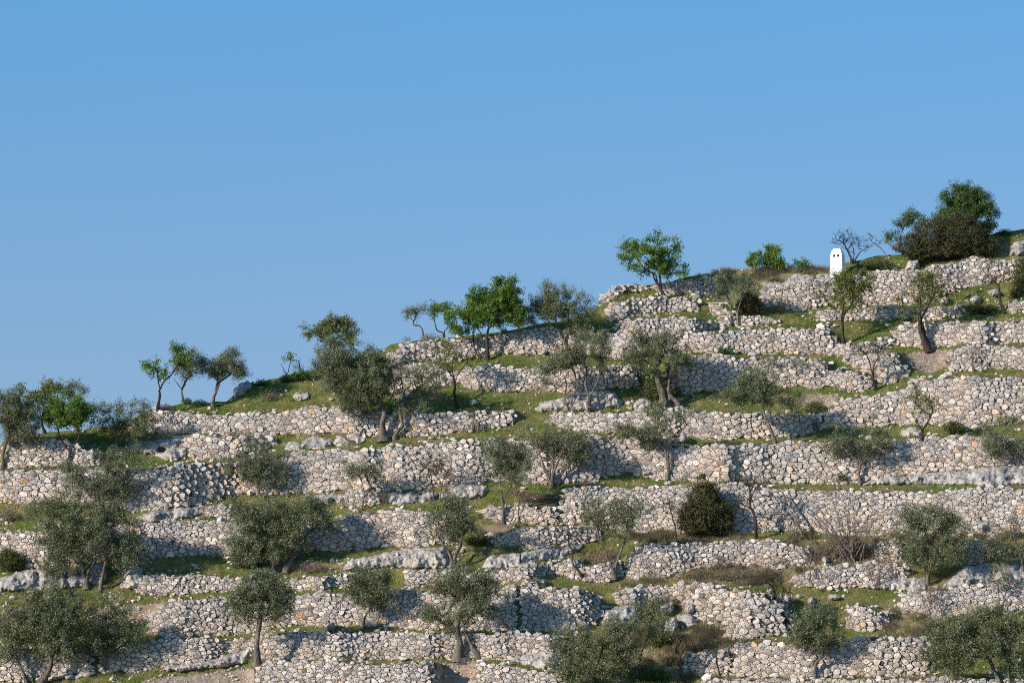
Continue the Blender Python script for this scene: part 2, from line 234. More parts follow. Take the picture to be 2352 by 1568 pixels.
# (outline, bulge m, warmth 0..1, name, label)
ROCKS = [
([(1739,655),(1760,645),(1795,650),(1810,638),(1830,628),(1865,632),(1905,626),(1912,640),(1905,646),(1860,650),(1800,658)],.35,.5,'rock_outcrop','white limestone outcrop left of the white chimney'),
([(1226,945),(1240,925),(1280,915),(1320,900),(1400,895),(1432,920),(1420,935),(1350,943),(1270,945)],.5,.6,'rock_outcrop','broad pale rock hump under the multi-stem olives'),
([(1450,935),(1465,915),(1495,915),(1502,925),(1490,935)],.35,.1,'rock_outcrop','grey rock left of the huge spreading olive trunk'),
([(285,1030),(300,1008),(345,1012),(380,1008),(400,1000),(425,1000),(432,1030),(430,1055),(390,1058),(350,1045),(310,1035)],.4,.6,'rock_outcrop','pale rock mass with a dark hollow on the left'),
([(650,1032),(660,1012),(690,1018),(688,1035)],.3,.5,'rock_outcrop','blocky rock ledge, leftmost of three below the long pale wall'),
([(692,1030),(700,1005),(720,1000),(760,1005),(765,1022),(740,1030)],.3,.4,'rock_outcrop','rock ledge, middle of three below the long pale wall'),
([(762,1022),(775,1000),(820,996),(840,1010),(830,1018),(790,1025)],.3,.7,'rock_outcrop','yellowish rock ledge at the foot of the big dark olive'),
([(310,1192),(345,1172),(400,1162),(470,1163),(475,1178),(430,1190),(340,1195)],.2,.1,'rock_slab','smooth tilted bluish rock slab on the left'),
([(690,1160),(705,1132),(788,1133),(785,1155),(740,1162)],.25,.1,'rock_slab','grey shaded slab left of the small two-stemmed olive'),
([(885,1155),(893,1130),(950,1128),(1003,1128),(1005,1145),(985,1152),(920,1158)],.3,.1,'rock_slab','dark-stained slab under the thin pale leafless olive'),
([(1007,1130),(1040,1112),(1080,1108),(1118,1115),(1115,1138),(1070,1145),(1010,1145)],.35,.4,'rock_outcrop','rounded pale rock left of the knobbly olive trunk'),
([(785,1310),(800,1285),(880,1270),(940,1258),(1020,1256),(1030,1275),(1040,1303),(960,1305),(900,1300),(840,1308)],.4,.5,'rock_ledge','broad pale rock face behind a forked olive trunk'),
([(1105,1305),(1120,1275),(1190,1268),(1250,1258),(1300,1252),(1340,1250),(1335,1262),(1290,1280),(1230,1290),(1200,1300),(1150,1308)],.35,.2,'rock_ledge','fluted grey rock ledge running right from the forked olive trunk'),
([(0,1355),(-60,1340),(-60,1330),(0,1325),(60,1308),(110,1305),(180,1310),(200,1325),(195,1345),(120,1352),(40,1357)],.4,.2,'rock_slab','long grey rock slab at the left edge'),
([(205,1340),(200,1310),(215,1295),(240,1298),(245,1330),(235,1342)],.4,.5,'boulder','pale boulder between two olive trunks on the left'),
([(275,1350),(285,1310),(305,1297),(325,1305),(328,1325),(315,1355)],.35,.4,'boulder','sunlit lump of rock right of the paired left olives'),
([(1980,1112),(2000,1100),(2100,1090),(2180,1080),(2260,1073),(2352,1066),(2440,1066),(2440,1112),(2352,1112),(2250,1114),(2120,1112)],.4,.15,'rock_slab','long grey rock slab at the right under the tall even wall'),
([(2068,1000),(2072,985),(2100,980),(2118,990),(2112,1002)],.3,.4,'boulder','flat boulder left of the small yellow-green tree'),
([(1380,1440),(1385,1400),(1420,1392),(1465,1388),(1465,1425),(1440,1450),(1400,1460)],.4,.1,'rock_ledge','bluish rock face between the wall wedge and the lower central olive'),
([(1515,1405),(1520,1388),(1545,1384),(1548,1400),(1535,1415)],.3,.1,'boulder','grey pointed boulder above the lower central olive'),
([(1525,1450),(1530,1425),(1550,1418),(1558,1435),(1550,1455)],.3,.2,'boulder','small boulder right of the lower central olive crown'),
([(1555,1420),(1562,1408),(1590,1412),(1605,1430),(1608,1445),(1575,1440)],.4,.2,'boulder','large slanting grey boulder left of the tumbled wall'),
(ell(1586,1396,13,14),.4,.5,'boulder','round cream boulder on the edge of the tumbled wall'),
([(1170,1520),(1185,1502),(1230,1495),(1275,1495),(1285,1520),(1275,1540),(1240,1535),(1225,1528)],.4,.2,'rock_slab','big smooth grey boulder slab at the bottom centre'),
([(1975,1350),(1990,1335),(2040,1328),(2090,1325),(2130,1325),(2130,1352),(2080,1356),(2010,1352)],.35,.3,'rock_ledge','pale rock ledge left of the large right-hand olive trunk'),
([(2160,1350),(2190,1320),(2210,1300),(2260,1293),(2330,1295),(2440,1300),(2440,1325),(2280,1335),(2210,1342)],.5,.15,'rock_ledge','shadowed bluish rock face at the right edge'),
([(370,1540),(390,1525),(460,1520),(530,1500),(580,1483),(582,1508),(555,1525),(480,1535),(420,1542)],.35,.4,'rock_slab','pale rock slab sloping up to the flared olive trunk'),
([(108,1560),(120,1545),(220,1540),(225,1548),(170,1558)],.25,.3,'rock_slab','low pale rocks in the lower left corner'),
([(718,1374),(727,1352),(742,1350),(754,1368),(735,1376)],.35,.7,'boulder','triangular cream boulder set on top of a wall'),
([(750,1448),(752,1432),(765,1430),(768,1440),(762,1450)],.3,.7,'boulder','upright cream stone block on a green strip'),
([(672,918),(680,903),(710,900),(714,915),(690,920)],.3,.4,'boulder','white split boulder on the green skyline slope'),
([(905,915),(915,900),(950,900),(950,912),(925,920)],.3,.2,'boulder','grey boulder under the branches of the big dark olive'),
([(2318,582),(2325,560),(2345,553),(2375,556),(2375,580),(2340,588)],.45,.4,'boulder','large pale boulder at the right edge of the skyline'),
([(2080,620),(2088,600),(2108,597),(2112,612),(2102,622)],.35,.5,'boulder','upright pale boulder below the big brown bush'),
(ell(2170,692,14,9),.35,.5,'boulder','cream boulder left in the row of rocks at upper right'),
(ell(2242,688,13,10),.35,.2,'boulder','grey boulder in the middle of the rocks at upper right'),
(ell(2285,674,15,9),.35,.2,'boulder','whitish boulder left of the leaning bare tree'),
(ell(1897,1286,7,10),.3,.5,'boulder','small upright stone on the left fringe of the leafless thicket'),
(ell(1865,1383,9,13),.3,.4,'boulder','pointed standing stone left of a green hollow, lower right'),
(ell(1809,1373,8,8),.25,.4,'boulder','small pale stone right of the bare leaning tree'),
(ell(1917,1371,15,7),.3,.2,'boulder','flat grey stone overlooking a green hollow, lower right'),
(ell(2033,1466,6,6),.25,.1,'boulder','single round grey stone perched on a wall top'),
(ell(2095,878,8,7),.3,.1,'boulder','grey stone at the shoulder of the tall right-hand wall'),
(ell(1948,821,12,9),.35,.1,'boulder','grey boulder capping the left of the rounded wall patch'),
(ell(1088,925,11,8),.3,.5,'boulder','pale stone beside the foot of the thin brownish tree'),
([(537,915),(540,895),(555,881),(580,877),(575,893),(560,907)],.15,.3,'rock_outcrop','rocky knob on the skyline right of the three trees'),
([(347,947),(350,935),(365,929),(385,930),(405,940),(380,947)],.3,.4,'rock_outcrop','low white rocks at the foot of the leftmost skyline tree of three'),
(ell(1485,1085,15,8),.3,.5,'boulder','cream stone at the wall foot left of the shadowed olive trunk'),
(ell(1570,1008,9,10),.3,.1,'boulder','grey stone standing at a step in the wall, mid-slope'),
(ell(2262,1213,22,16),.4,.5,'boulder','big white boulder at the wall foot near the right edge'),
(ell(1250,808,9,7),.3,.1,'boulder','grey boulder on the grass right of the bright green tree'),
]
BARE = [  # bare soil / scree: outline, colour
([(210,1405),(240,1395),(330,1388),(385,1382),(365,1400),(345,1420),(300,1440),(240,1430)],(.34,.25,.18)),
([(0,1400),(45,1395),(60,1440),(0,1440)],(.36,.26,.18)),
([(2072,815),(2110,808),(2195,800),(2172,840),(2140,858),(2100,850)],(.30,.235,.19)),
([(990,1522),(1095,1518),(1095,1600),(960,1600),(1003,1560)],(.36,.27,.21)),
([(480,1545),(600,1530),(590,1600),(300,1600),(330,1560)],(.34,.27,.22)),
([(1840,905),(1925,905),(1915,930),(1885,945),(1830,930)],(.33,.27,.20)),
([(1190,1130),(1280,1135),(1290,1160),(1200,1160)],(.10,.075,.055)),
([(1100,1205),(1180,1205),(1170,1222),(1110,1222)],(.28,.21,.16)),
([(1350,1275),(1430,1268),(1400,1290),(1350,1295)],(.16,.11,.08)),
([(1620,640),(1680,628),(1740,640),(1740,680),(1680,700),(1640,690)],(.20,.20,.11)),
]
DRY = [(1640,600,1910,650),(1860,1235,2080,1300),(1480,1290,1860,1345),(1420,1345,1600,1400),(1800,1225,1880,1250),(590,1290,800,1315),(2000,1225,2352,1260),
       (1440,1225,1700,1250),(2100,560,2352,600),(1640,1380,1700,1500),(2030,1400,2130,1470),(1430,1440,1640,1560)]
# ---------------------------------------------------------------- depth map of the slope
for wdef in WALLS:                       # carry walls that reach the frame's edge on past it
    for e in wdef[:2]:
        if e[0][0] <= 0: e.insert(0, (-80, e[0][1]))
        if e[-1][0] >= 2352: e.append((2440, e[-1][1]))
GX0, GX1, GY0, GY1, GS = -80, 2440, 500, 1650, 2
gx = np.arange(GX0, GX1 + 1, 3.0); gy = np.arange(GY1, GY0 - 1, -2.0)        # rows run upward
NX, NY = len(gx), len(gy)
XX, YY = np.meshgrid(gx, gy)
skyf = lambda x: np.interp(x, [p[0] for p in SKY], [p[1] for p in SKY])
def inpoly(poly, X, Y):
    ins = np.zeros(X.shape, bool); n = len(poly)
    for i in range(n):
        x1, y1 = poly[i]; x2, y2 = poly[(i + 1) % n]
        if y1 == y2: continue
        c = ((y1 > Y) != (y2 > Y)) & (X < (x2 - x1) * (Y - y1) / (y2 - y1) + x1)
        ins ^= c
    return ins
def band(w, X, Y, m=0):
    t = np.interp(X, [p[0] for p in w[0]], [p[1] for p in w[0]]); b = np.interp(X, [p[0] for p in w[1]], [p[1] for p in w[1]])
    x0 = max(w[0][0][0], w[1][0][0]); x1 = min(w[0][-1][0], w[1][-1][0])
    return (X >= x0 - m) & (X <= x1 + m) & (Y >= t - m) & (Y <= b + m)
LAB = np.zeros((NY, NX), np.int8)        # 0 bank, 1 wall, 2 rock
WID = np.zeros((NY, NX), np.int16)
for r in ROCKS:
    if (max(p[0] for p in r[0]) - min(p[0] for p in r[0])) > 34: LAB[inpoly(r[0], XX, YY)] = 2
for wi, wdef in enumerate(WALLS): bm_ = band(wdef, XX, YY); LAB[bm_] = 1; WID[bm_] = wi + 1
T0, TS = 119.0, 0.030
D = np.zeros((NY, NX)); D[0] = T0
wob = vnoise(XX, YY * .6, 3, 2, 620) * .9
Tgt = T0 + (GY1 - YY) * TS + wob
for j in range(1, NY):
    d = D[j - 1]; defi = Tgt[j] - d
    st = np.where(LAB[j] == 1, .0045, np.where(LAB[j] == 2, np.clip(.018 + defi * .02, .014, .07), np.clip(.045 + defi * .11, .024, .38)))
    top = (WID[j - 1] > 0) & (WID[j] != WID[j - 1])    # flat ledge hidden behind a wall top
    st = st + np.where(top, .04 + np.clip(defi, 0, 3) * .26, 0)
    D[j] = d + st * 2
def hblur(A, s):
    r = int(3 * s); k = np.exp(-.5 * (np.arange(-r, r + 1) / s) ** 2); k /= k.sum()
    P = np.pad(A, ((0, 0), (r, r)), 'edge'); return sum(P[:, i:i + A.shape[1]] * k[i] for i in range(2 * r + 1))
D = hblur(D, 3.6)
D += .8 * np.clip(1.3 - ((XX - 371) / 12) ** 2 - ((YY - 1033) / 7) ** 2, 0, 1)      # little hollow in the rock on the left
def Dat(x, y):
    fx = np.clip((np.asarray(x, float) - GX0) / 3.0, 0, NX - 1.001); fy = np.clip((GY1 - np.asarray(y, float)) / 2.0, 0, NY - 1.001)
    xi = fx.astype(int); yi = fy.astype(int); fx = fx - xi; fy = fy - yi
    return (D[yi, xi] * (1 - fx) + D[yi, xi + 1] * fx) * (1 - fy) + (D[yi + 1, xi] * (1 - fx) + D[yi + 1, xi + 1] * fx) * fy
def labat(x, y):
    xi = np.clip(((np.asarray(x, float) - GX0) / 3 + .5).astype(int), 0, NX - 1); yi = np.clip(((GY1 - np.asarray(y, float)) / 2 + .5).astype(int), 0, NY - 1)
    return LAB[yi, xi]
# ---------------------------------------------------------------- ground
def ground_col(x, y, lab):
    n = vnoise(x, y * 2, 11, 4, 46); n2 = vnoise(x, y * 2, 12, 4, 15); n3 = vnoise(x, y * 2, 14, 3, 7)
    green = np.array([.095, .135, .026]); olive = np.array([.17, .155, .055]); dry = np.array([.27, .215, .125]); earth = np.array([.13, .10, .075])
    m = np.clip(.42 + np.clip((y - 950) / 900, -.15, .3) + n * .9 + n2 * .5, 0, 1)[..., None]
    c = green * (1 - m) + olive * m
    dm = np.zeros_like(n)
    for (a, b, cc, dd) in DRY: dm = np.maximum(dm, np.clip(np.minimum(np.minimum(x - a, cc - x) / 25, np.minimum(y - b, dd - y) / 10) + .3, 0, 1))
    dm = np.clip(dm * .8 + np.clip(n2 * 1.2 - .25, 0, .6) + n3 * .2, 0, 1)[..., None]
    c = c * (1 - dm) + dry * dm
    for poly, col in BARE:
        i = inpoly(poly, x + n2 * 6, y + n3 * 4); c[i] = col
    wl = (lab > 0)[..., None]; c = np.where(wl, earth, c)
    return c, dm[..., 0]
def build_ground():
    xs = np.concatenate([-np.geomspace(3600, 90, 14), np.arange(-78, 2440, 3.0), 2352 + np.geomspace(92, 3600, 14)])
    NT = 400; t = np.linspace(0, 1, NT)
    sk = skyf(xs) + vnoise(xs, xs * 0, 91, 4, 26) * 2.2; y = 1646 + t[:, None] * (sk - 1646)[None, :]; X = np.broadcast_to(xs, y.shape)
    d = Dat(X, y); lab = labat(X, y)
    rough = np.where(lab == 0, .05, .03); rough[-1] = .0
    d = d + rough * vnoise(X, y * 1.5, 21, 4, 9)
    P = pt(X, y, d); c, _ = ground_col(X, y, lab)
    rows = [P]; cols = [c]
    for dd, dz in ((.6, .03), (2, .5), (6, 2.2), (20, 8), (60, 20), (400, 36), (1800, 40)):
        q = P[-1] + np.array([0, dd, -dz]); rows.append(q[None]); cols.append(c[-1:])
    fr = []
    for dd, z in ((-2.5, -4.2), (-9, -8), (-30, -13), (-70, -13), (-105, -3.2), (-119, -1.9), (-150, -1.8), (-400, -2)):
        q = P[0].copy(); q[:, 1] = P[0][:, 1] + dd; q[:, 2] = z; fr.append(q[None])
    fr = fr[::-1]; rows = fr + rows; cols = [c[:1]] * len(fr) + cols
    V = np.concatenate(rows); Cc = np.concatenate(cols); n, m = V.shape[:2]
    idx = np.arange(n * m).reshape(n, m)
    q = np.stack([idx[:-1, :-1], idx[:-1, 1:], idx[1:, 1:], idx[1:, :-1]], -1).reshape(-1, 4)
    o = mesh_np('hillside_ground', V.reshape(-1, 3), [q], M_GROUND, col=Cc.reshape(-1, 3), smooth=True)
    tag(o, kind='structure')
build_ground()
# ---------------------------------------------------------------- dry stone walls: every stone a packed, rounded block
def clip(poly, a, b, c):                 # keep a*x + b*y <= c
    out = []; n = len(poly)
    for i in range(n):
        p, q = poly[i], poly[(i + 1) % n]; dp = a * p[0] + b * p[1] - c; dq = a * q[0] + b * q[1] - c
        if dp <= 0: out.append(p)
        if (dp < 0) != (dq < 0) and dp != dq:
            s = dp / (dp - dq); out.append((p[0] + (q[0] - p[0]) * s, p[1] + (q[1] - p[1]) * s))
    return out
AN = 1.42
def pack(inside, x0, x1, y0, y1, size, seed, messy=.5):
    g = np.random.default_rng(seed)
    K = int((x1 - x0) * (y1 - y0) / (size * size * .55) * 26) + 60
    cx = g.uniform(x0, x1, K); cy = g.uniform(y0, y1, K)
    u = g.random(K); rad = size * (.34 + .28 * u); rad[u > .90] *= 1.3; rad[u > .97] *= 1.5; rad *= .9 + .2 * (cy - y0) / max(y1 - y0, 1)
    ok = inside(cx, cy, size * .8); cx, cy, rad = cx[ok], cy[ok], rad[ok]
    o = np.argsort(-rad * (rad > size * .62) + g.random(len(rad)) * size * .45 - rad * .35); cx, cy, rad = cx[o], cy[o], rad[o]
    ax, ay, ar = np.empty(len(cx)), np.empty(len(cx)), np.empty(len(cx)); n = 0
    for x, y, r in zip(cx, cy * AN, rad):
        if n == 0 or np.all((ax[:n] - x) ** 2 + (ay[:n] - y) ** 2 > ((ar[:n] + r) * .68) ** 2):
            ax[n], ay[n], ar[n] = x, y, r; n += 1
    ax, ay, ar = ax[:n], ay[:n], ar[:n]; cells = []
    ins = inside(ax, ay / AN, 0)
    for i in range(n):
        if not ins[i]: continue
        dd = (ax - ax[i]) ** 2 + (ay - ay[i]) ** 2; near = np.argpartition(dd, min(18, n - 1))[:19] if n > 19 else np.arange(n); near = near[np.argsort(dd[near])][1:]
        k = ar[i] * 1.95; poly = [(ax[i] + k * math.cos(a * .6283 + .2), ay[i] + k * math.sin(a * .6283 + .2)) for a in range(10)]
        for j in near:
            a, b = ax[j] - ax[i], ay[j] - ay[i]; L = math.hypot(a, b)
            if L > 5 * size: break
            s = (L * L + ar[i] ** 2 - ar[j] ** 2) / (2 * L)
            poly = clip(poly, a / L, b / L, (a * ax[i] + b * ay[i]) / L + s)
            if len(poly) < 3: break
        if len(poly) >= 3: cells.append((ax[i], ay[i] / AN, ar[i], [(p[0], p[1] / AN) for p in poly]))
    return cells
def warp(poly):
    P = np.array(poly); return P + np.stack([vnoise(P[:, 0], P[:, 1], 301, 1, 6.5), vnoise(P[:, 0], P[:, 1], 302, 1, 6.5)], -1) * np.array([2.3, 1.8])
def outline(poly, gap):
    """corners knocked off, long sides given a mid point, joint taken off all round"""
    P = np.array(poly); k = len(P); Q = np.roll(P, -1, 0); L = np.hypot(*(Q - P).T); P = P[L > .8] if (L > .8).sum() >= 3 else P
    Q = np.roll(P, -1, 0); L = np.hypot(*(Q - P).T)[:, None]; f = np.clip(1.1 / np.maximum(L, .1), .08, .3)
    out = np.stack([P + (Q - P) * f, (P + Q) / 2, Q - (Q - P) * f], 1).reshape(-1, 2)
    c = out.mean(0); r = np.hypot(*(out - c).T)[:, None]; return c + (out - c) * np.clip(1 - gap / r, .5, 1)
def stone_colors(n, g, warm=0.0):
    grey = np.array([.445, .42, .40]); cream = np.array([.575, .49, .415]); white = np.array([.60, .55, .505]); ora = np.array([.60, .44, .28])
    m = np.clip(g.random((n, 1)) * 1.25 + warm - .15, 0, 1); c = grey * (1 - m) + cream * m
    k = g.random((n, 1)); c = np.where(k > .72, white, c); c = np.where(k < .012 + max(0, warm) * .03, ora, c)
    return c * g.uniform(.95, 1.14, (n, 1))
def stone_wall(w, idx):
    top, bot, size, label = w; xs = [p[0] for p in top + bot]; ys = [p[1] for p in top + bot]
    g = np.random.default_rng(500 + idx)
    topj = lambda x: np.interp(x, [p[0] for p in top], [p[1] for p in top]) + vnoise(x, x * 0, 40 + idx, 2, 22) * 1.0
    botf = lambda x: np.interp(x, [p[0] for p in bot], [p[1] for p in bot])
    x0 = max(top[0][0], bot[0][0]); x1 = min(top[-1][0], bot[-1][0])
    def inside(x, y, m): return (x >= x0 - m) & (x <= x1 + m) & (y >= topj(x) - .5 - m) & (y <= botf(x) + 3.5 + m)
    cells = pack(inside, x0 - 12, x1 + 12, min(ys) - 10, max(ys) + 10, size * .575, 900 + idx)
    V = []; Cc = []; n = len(cells)
    if not n: return
    frac = np.array([(c[1] - topj(c[0])) / max(8, botf(c[0]) - topj(c[0])) for c in cells])
    cols = stone_colors(n, g); warm = np.clip(frac, 0, 1)[:, None] ** 1.5 * .5
    cols = cols * (1 - warm) + cols * np.array([1.10, .97, .84]) * warm
    bulge = g.normal(0, 1, n)
    Qs = []; Ts = []; off = 0
    for (cx, cy, r, poly), col, bz, fr in zip(cells, cols, bulge, frac):
        P = outline(warp(poly), .36); c = P.mean(0); NR = len(P); rr = np.hypot(*(P - c).T).mean()
        Dc = float(Dat(c[0], min(max(c[1], float(topj(c[0])) + 5), float(botf(c[0])) - 4)))
        m = Dc / F; th = rr * m                                              # stone radius in metres
        tilt = g.normal(0, .22, 2); base = -.06 + bz * .016
        rough = g.normal(0, 1, (5, NR)); rings = []
        for k, (s, dep) in enumerate(((.90, .30), (1.0, .04), (.99, -.03), (.91, -.03 - .13 * th), (.52, -.03 - .19 * th))):
            Q = c + (P - c) * (s * (1 + (rough[k] * (.02 if k < 4 else .05))))[:, None]
            dd = Dc + base + dep + (tilt[0] * (Q[:, 0] - c[0]) + tilt[1] * (Q[:, 1] - c[1])) * m * (1 if k > 1 else 0)
            if k > 2: dd = dd + rough[k] * th * .06
            rings.append(pt(Q[:, 0], Q[:, 1], dd))
        cen = pt(c[0] + g.normal(0, .15) * rr, c[1] + g.normal(0, .15) * rr, Dc + base - .03 - th * g.uniform(.12, .30))[None]
        V.append(np.concatenate(rings + [cen])); Cc.append(np.broadcast_to(col, (NR * 5 + 1, 3)))
        a = np.arange(NR); b = (a + 1) % NR
        for k in range(4): Qs.append(np.stack([k * NR + a, (k + 1) * NR + a, (k + 1) * NR + b, k * NR + b], -1) + off)
        Ts.append(np.stack([4 * NR + a, np.full(NR, 5 * NR), 4 * NR + b], -1) + off); off += 5 * NR + 1
    V = np.concatenate(V); Cc = np.concatenate(Cc)
    loc = pt((x0 + x1) / 2, float(botf((x0 + x1) / 2)), float(Dat((x0 + x1) / 2, float(botf((x0 + x1) / 2)) - 4)))
    o = mesh_np('dry_stone_wall', V, [np.concatenate(Qs), np.concatenate(Ts)], M_STONE, col=Cc, smooth=False, loc=loc)
    tag(o, label, 'stone wall', 'dry stone walls holding up the terraces', 'thing')
for i, wdef in enumerate(WALLS): stone_wall(wdef, i)
# ---------------------------------------------------------------- rock outcrops and boulders
def rock(rd, idx):
    poly, bul, warm, name, label = rd; P = np.array(poly); g = np.random.default_rng(70 + idx)
    x0, y0 = P.min(0); x1, y1 = P.max(0); x0, x1 = max(x0, -60), min(x1, 2420)
    small = (x1 - x0) < 34; step = 1.0 if small else 2.0
    xs = np.arange(x0 - 3, x1 + 3.1, step); ys = np.arange(y0 - 3, y1 + 3.1, step); X, Y = np.meshgrid(xs, ys)
    Xn = X + vnoise(X, Y, 5 + idx, 3, 9) * (1.2 if small else 4); Yn = Y + vnoise(X, Y, 6 + idx, 3, 9) * (1.0 if small else 3)
    ins = inpoly(poly, Xn, Yn); dist = np.full(X.shape, 1e9)
    for i in range(len(poly)):
        a = P[i]; b = P[(i + 1) % len(P)]; ab = b - a; t = np.clip(((Xn - a[0]) * ab[0] + (Yn - a[1]) * ab[1]) / (ab @ ab + 1e-9), 0, 1)
        dist = np.minimum(dist, np.hypot(Xn - a[0] - t * ab[0], Yn - a[1] - t * ab[1]))
    dist = np.where(ins, dist, -dist); rim = 6 if small else 10
    h = np.sqrt(np.clip(dist / rim, 0, 1))
    if small:
        cx, cy = P.mean(0); dg = float(Dat(cx, y1)) + 0 * X + (y1 - Y) * .006
    else:
        dg = Dat(X, Y)
    big = vnoise(X, Y * .8, 30 + idx, 4, 10 if small else 30); rid = 1 - np.abs(vnoise(X * 1.0, Y * .7, 31 + idx, 3, 9 if small else 22)) * 2
    strat = vnoise(X * .5, Y * 1.6, 32 + idx, 3, 8)
    d = dg - bul * h * (1.0 if small else .55) - h * (big * (.08 if small else .26) + rid * (.03 if small else .10) + strat * (.03 if small else .07))
    d = np.where(dist < 0, dg + .05 - dist * .05, d)
    keep = dist > -step * 1.6; idg = -np.ones(X.shape, int); idg[keep] = np.arange(keep.sum())
    q = np.stack([idg[:-1, :-1], idg[1:, :-1], idg[1:, 1:], idg[:-1, 1:]], -1).reshape(-1, 4); q = q[(q >= 0).all(1)]
    V = pt(X[keep], Y[keep], d[keep]); nfront = len(V)
    Bk = V + np.array([0, .35, 0])
    # close the back
    e = {}
    for f in q:
        for a, b in zip(f, np.roll(f, -1)): e[(int(a), int(b))] = 1
    rimf = [(b, a, a + nfront, b + nfront) for (a, b) in e if (b, a) not in e]
    col = np.array([.43, .415, .40]) * (1 - warm) + np.array([.54, .485, .42]) * warm
    col = col * (1 + .25 * vnoise(X[keep], Y[keep], 50 + idx, 3, 22)[:, None])
    base = pt(P[:, 0].mean(), y1, float(Dat(P[:, 0].mean(), y1)))
    o = mesh_np(name, np.concatenate([V, Bk]), [q, q[:, ::-1] + nfront, np.array(rimf)], M_ROCK, col=np.concatenate([col, col]), smooth=not small, loc=base)
    tag(o, label, 'rock', 'bare rocks among the terraces', 'thing')
for i, rd in enumerate(ROCKS): rock(rd, i)
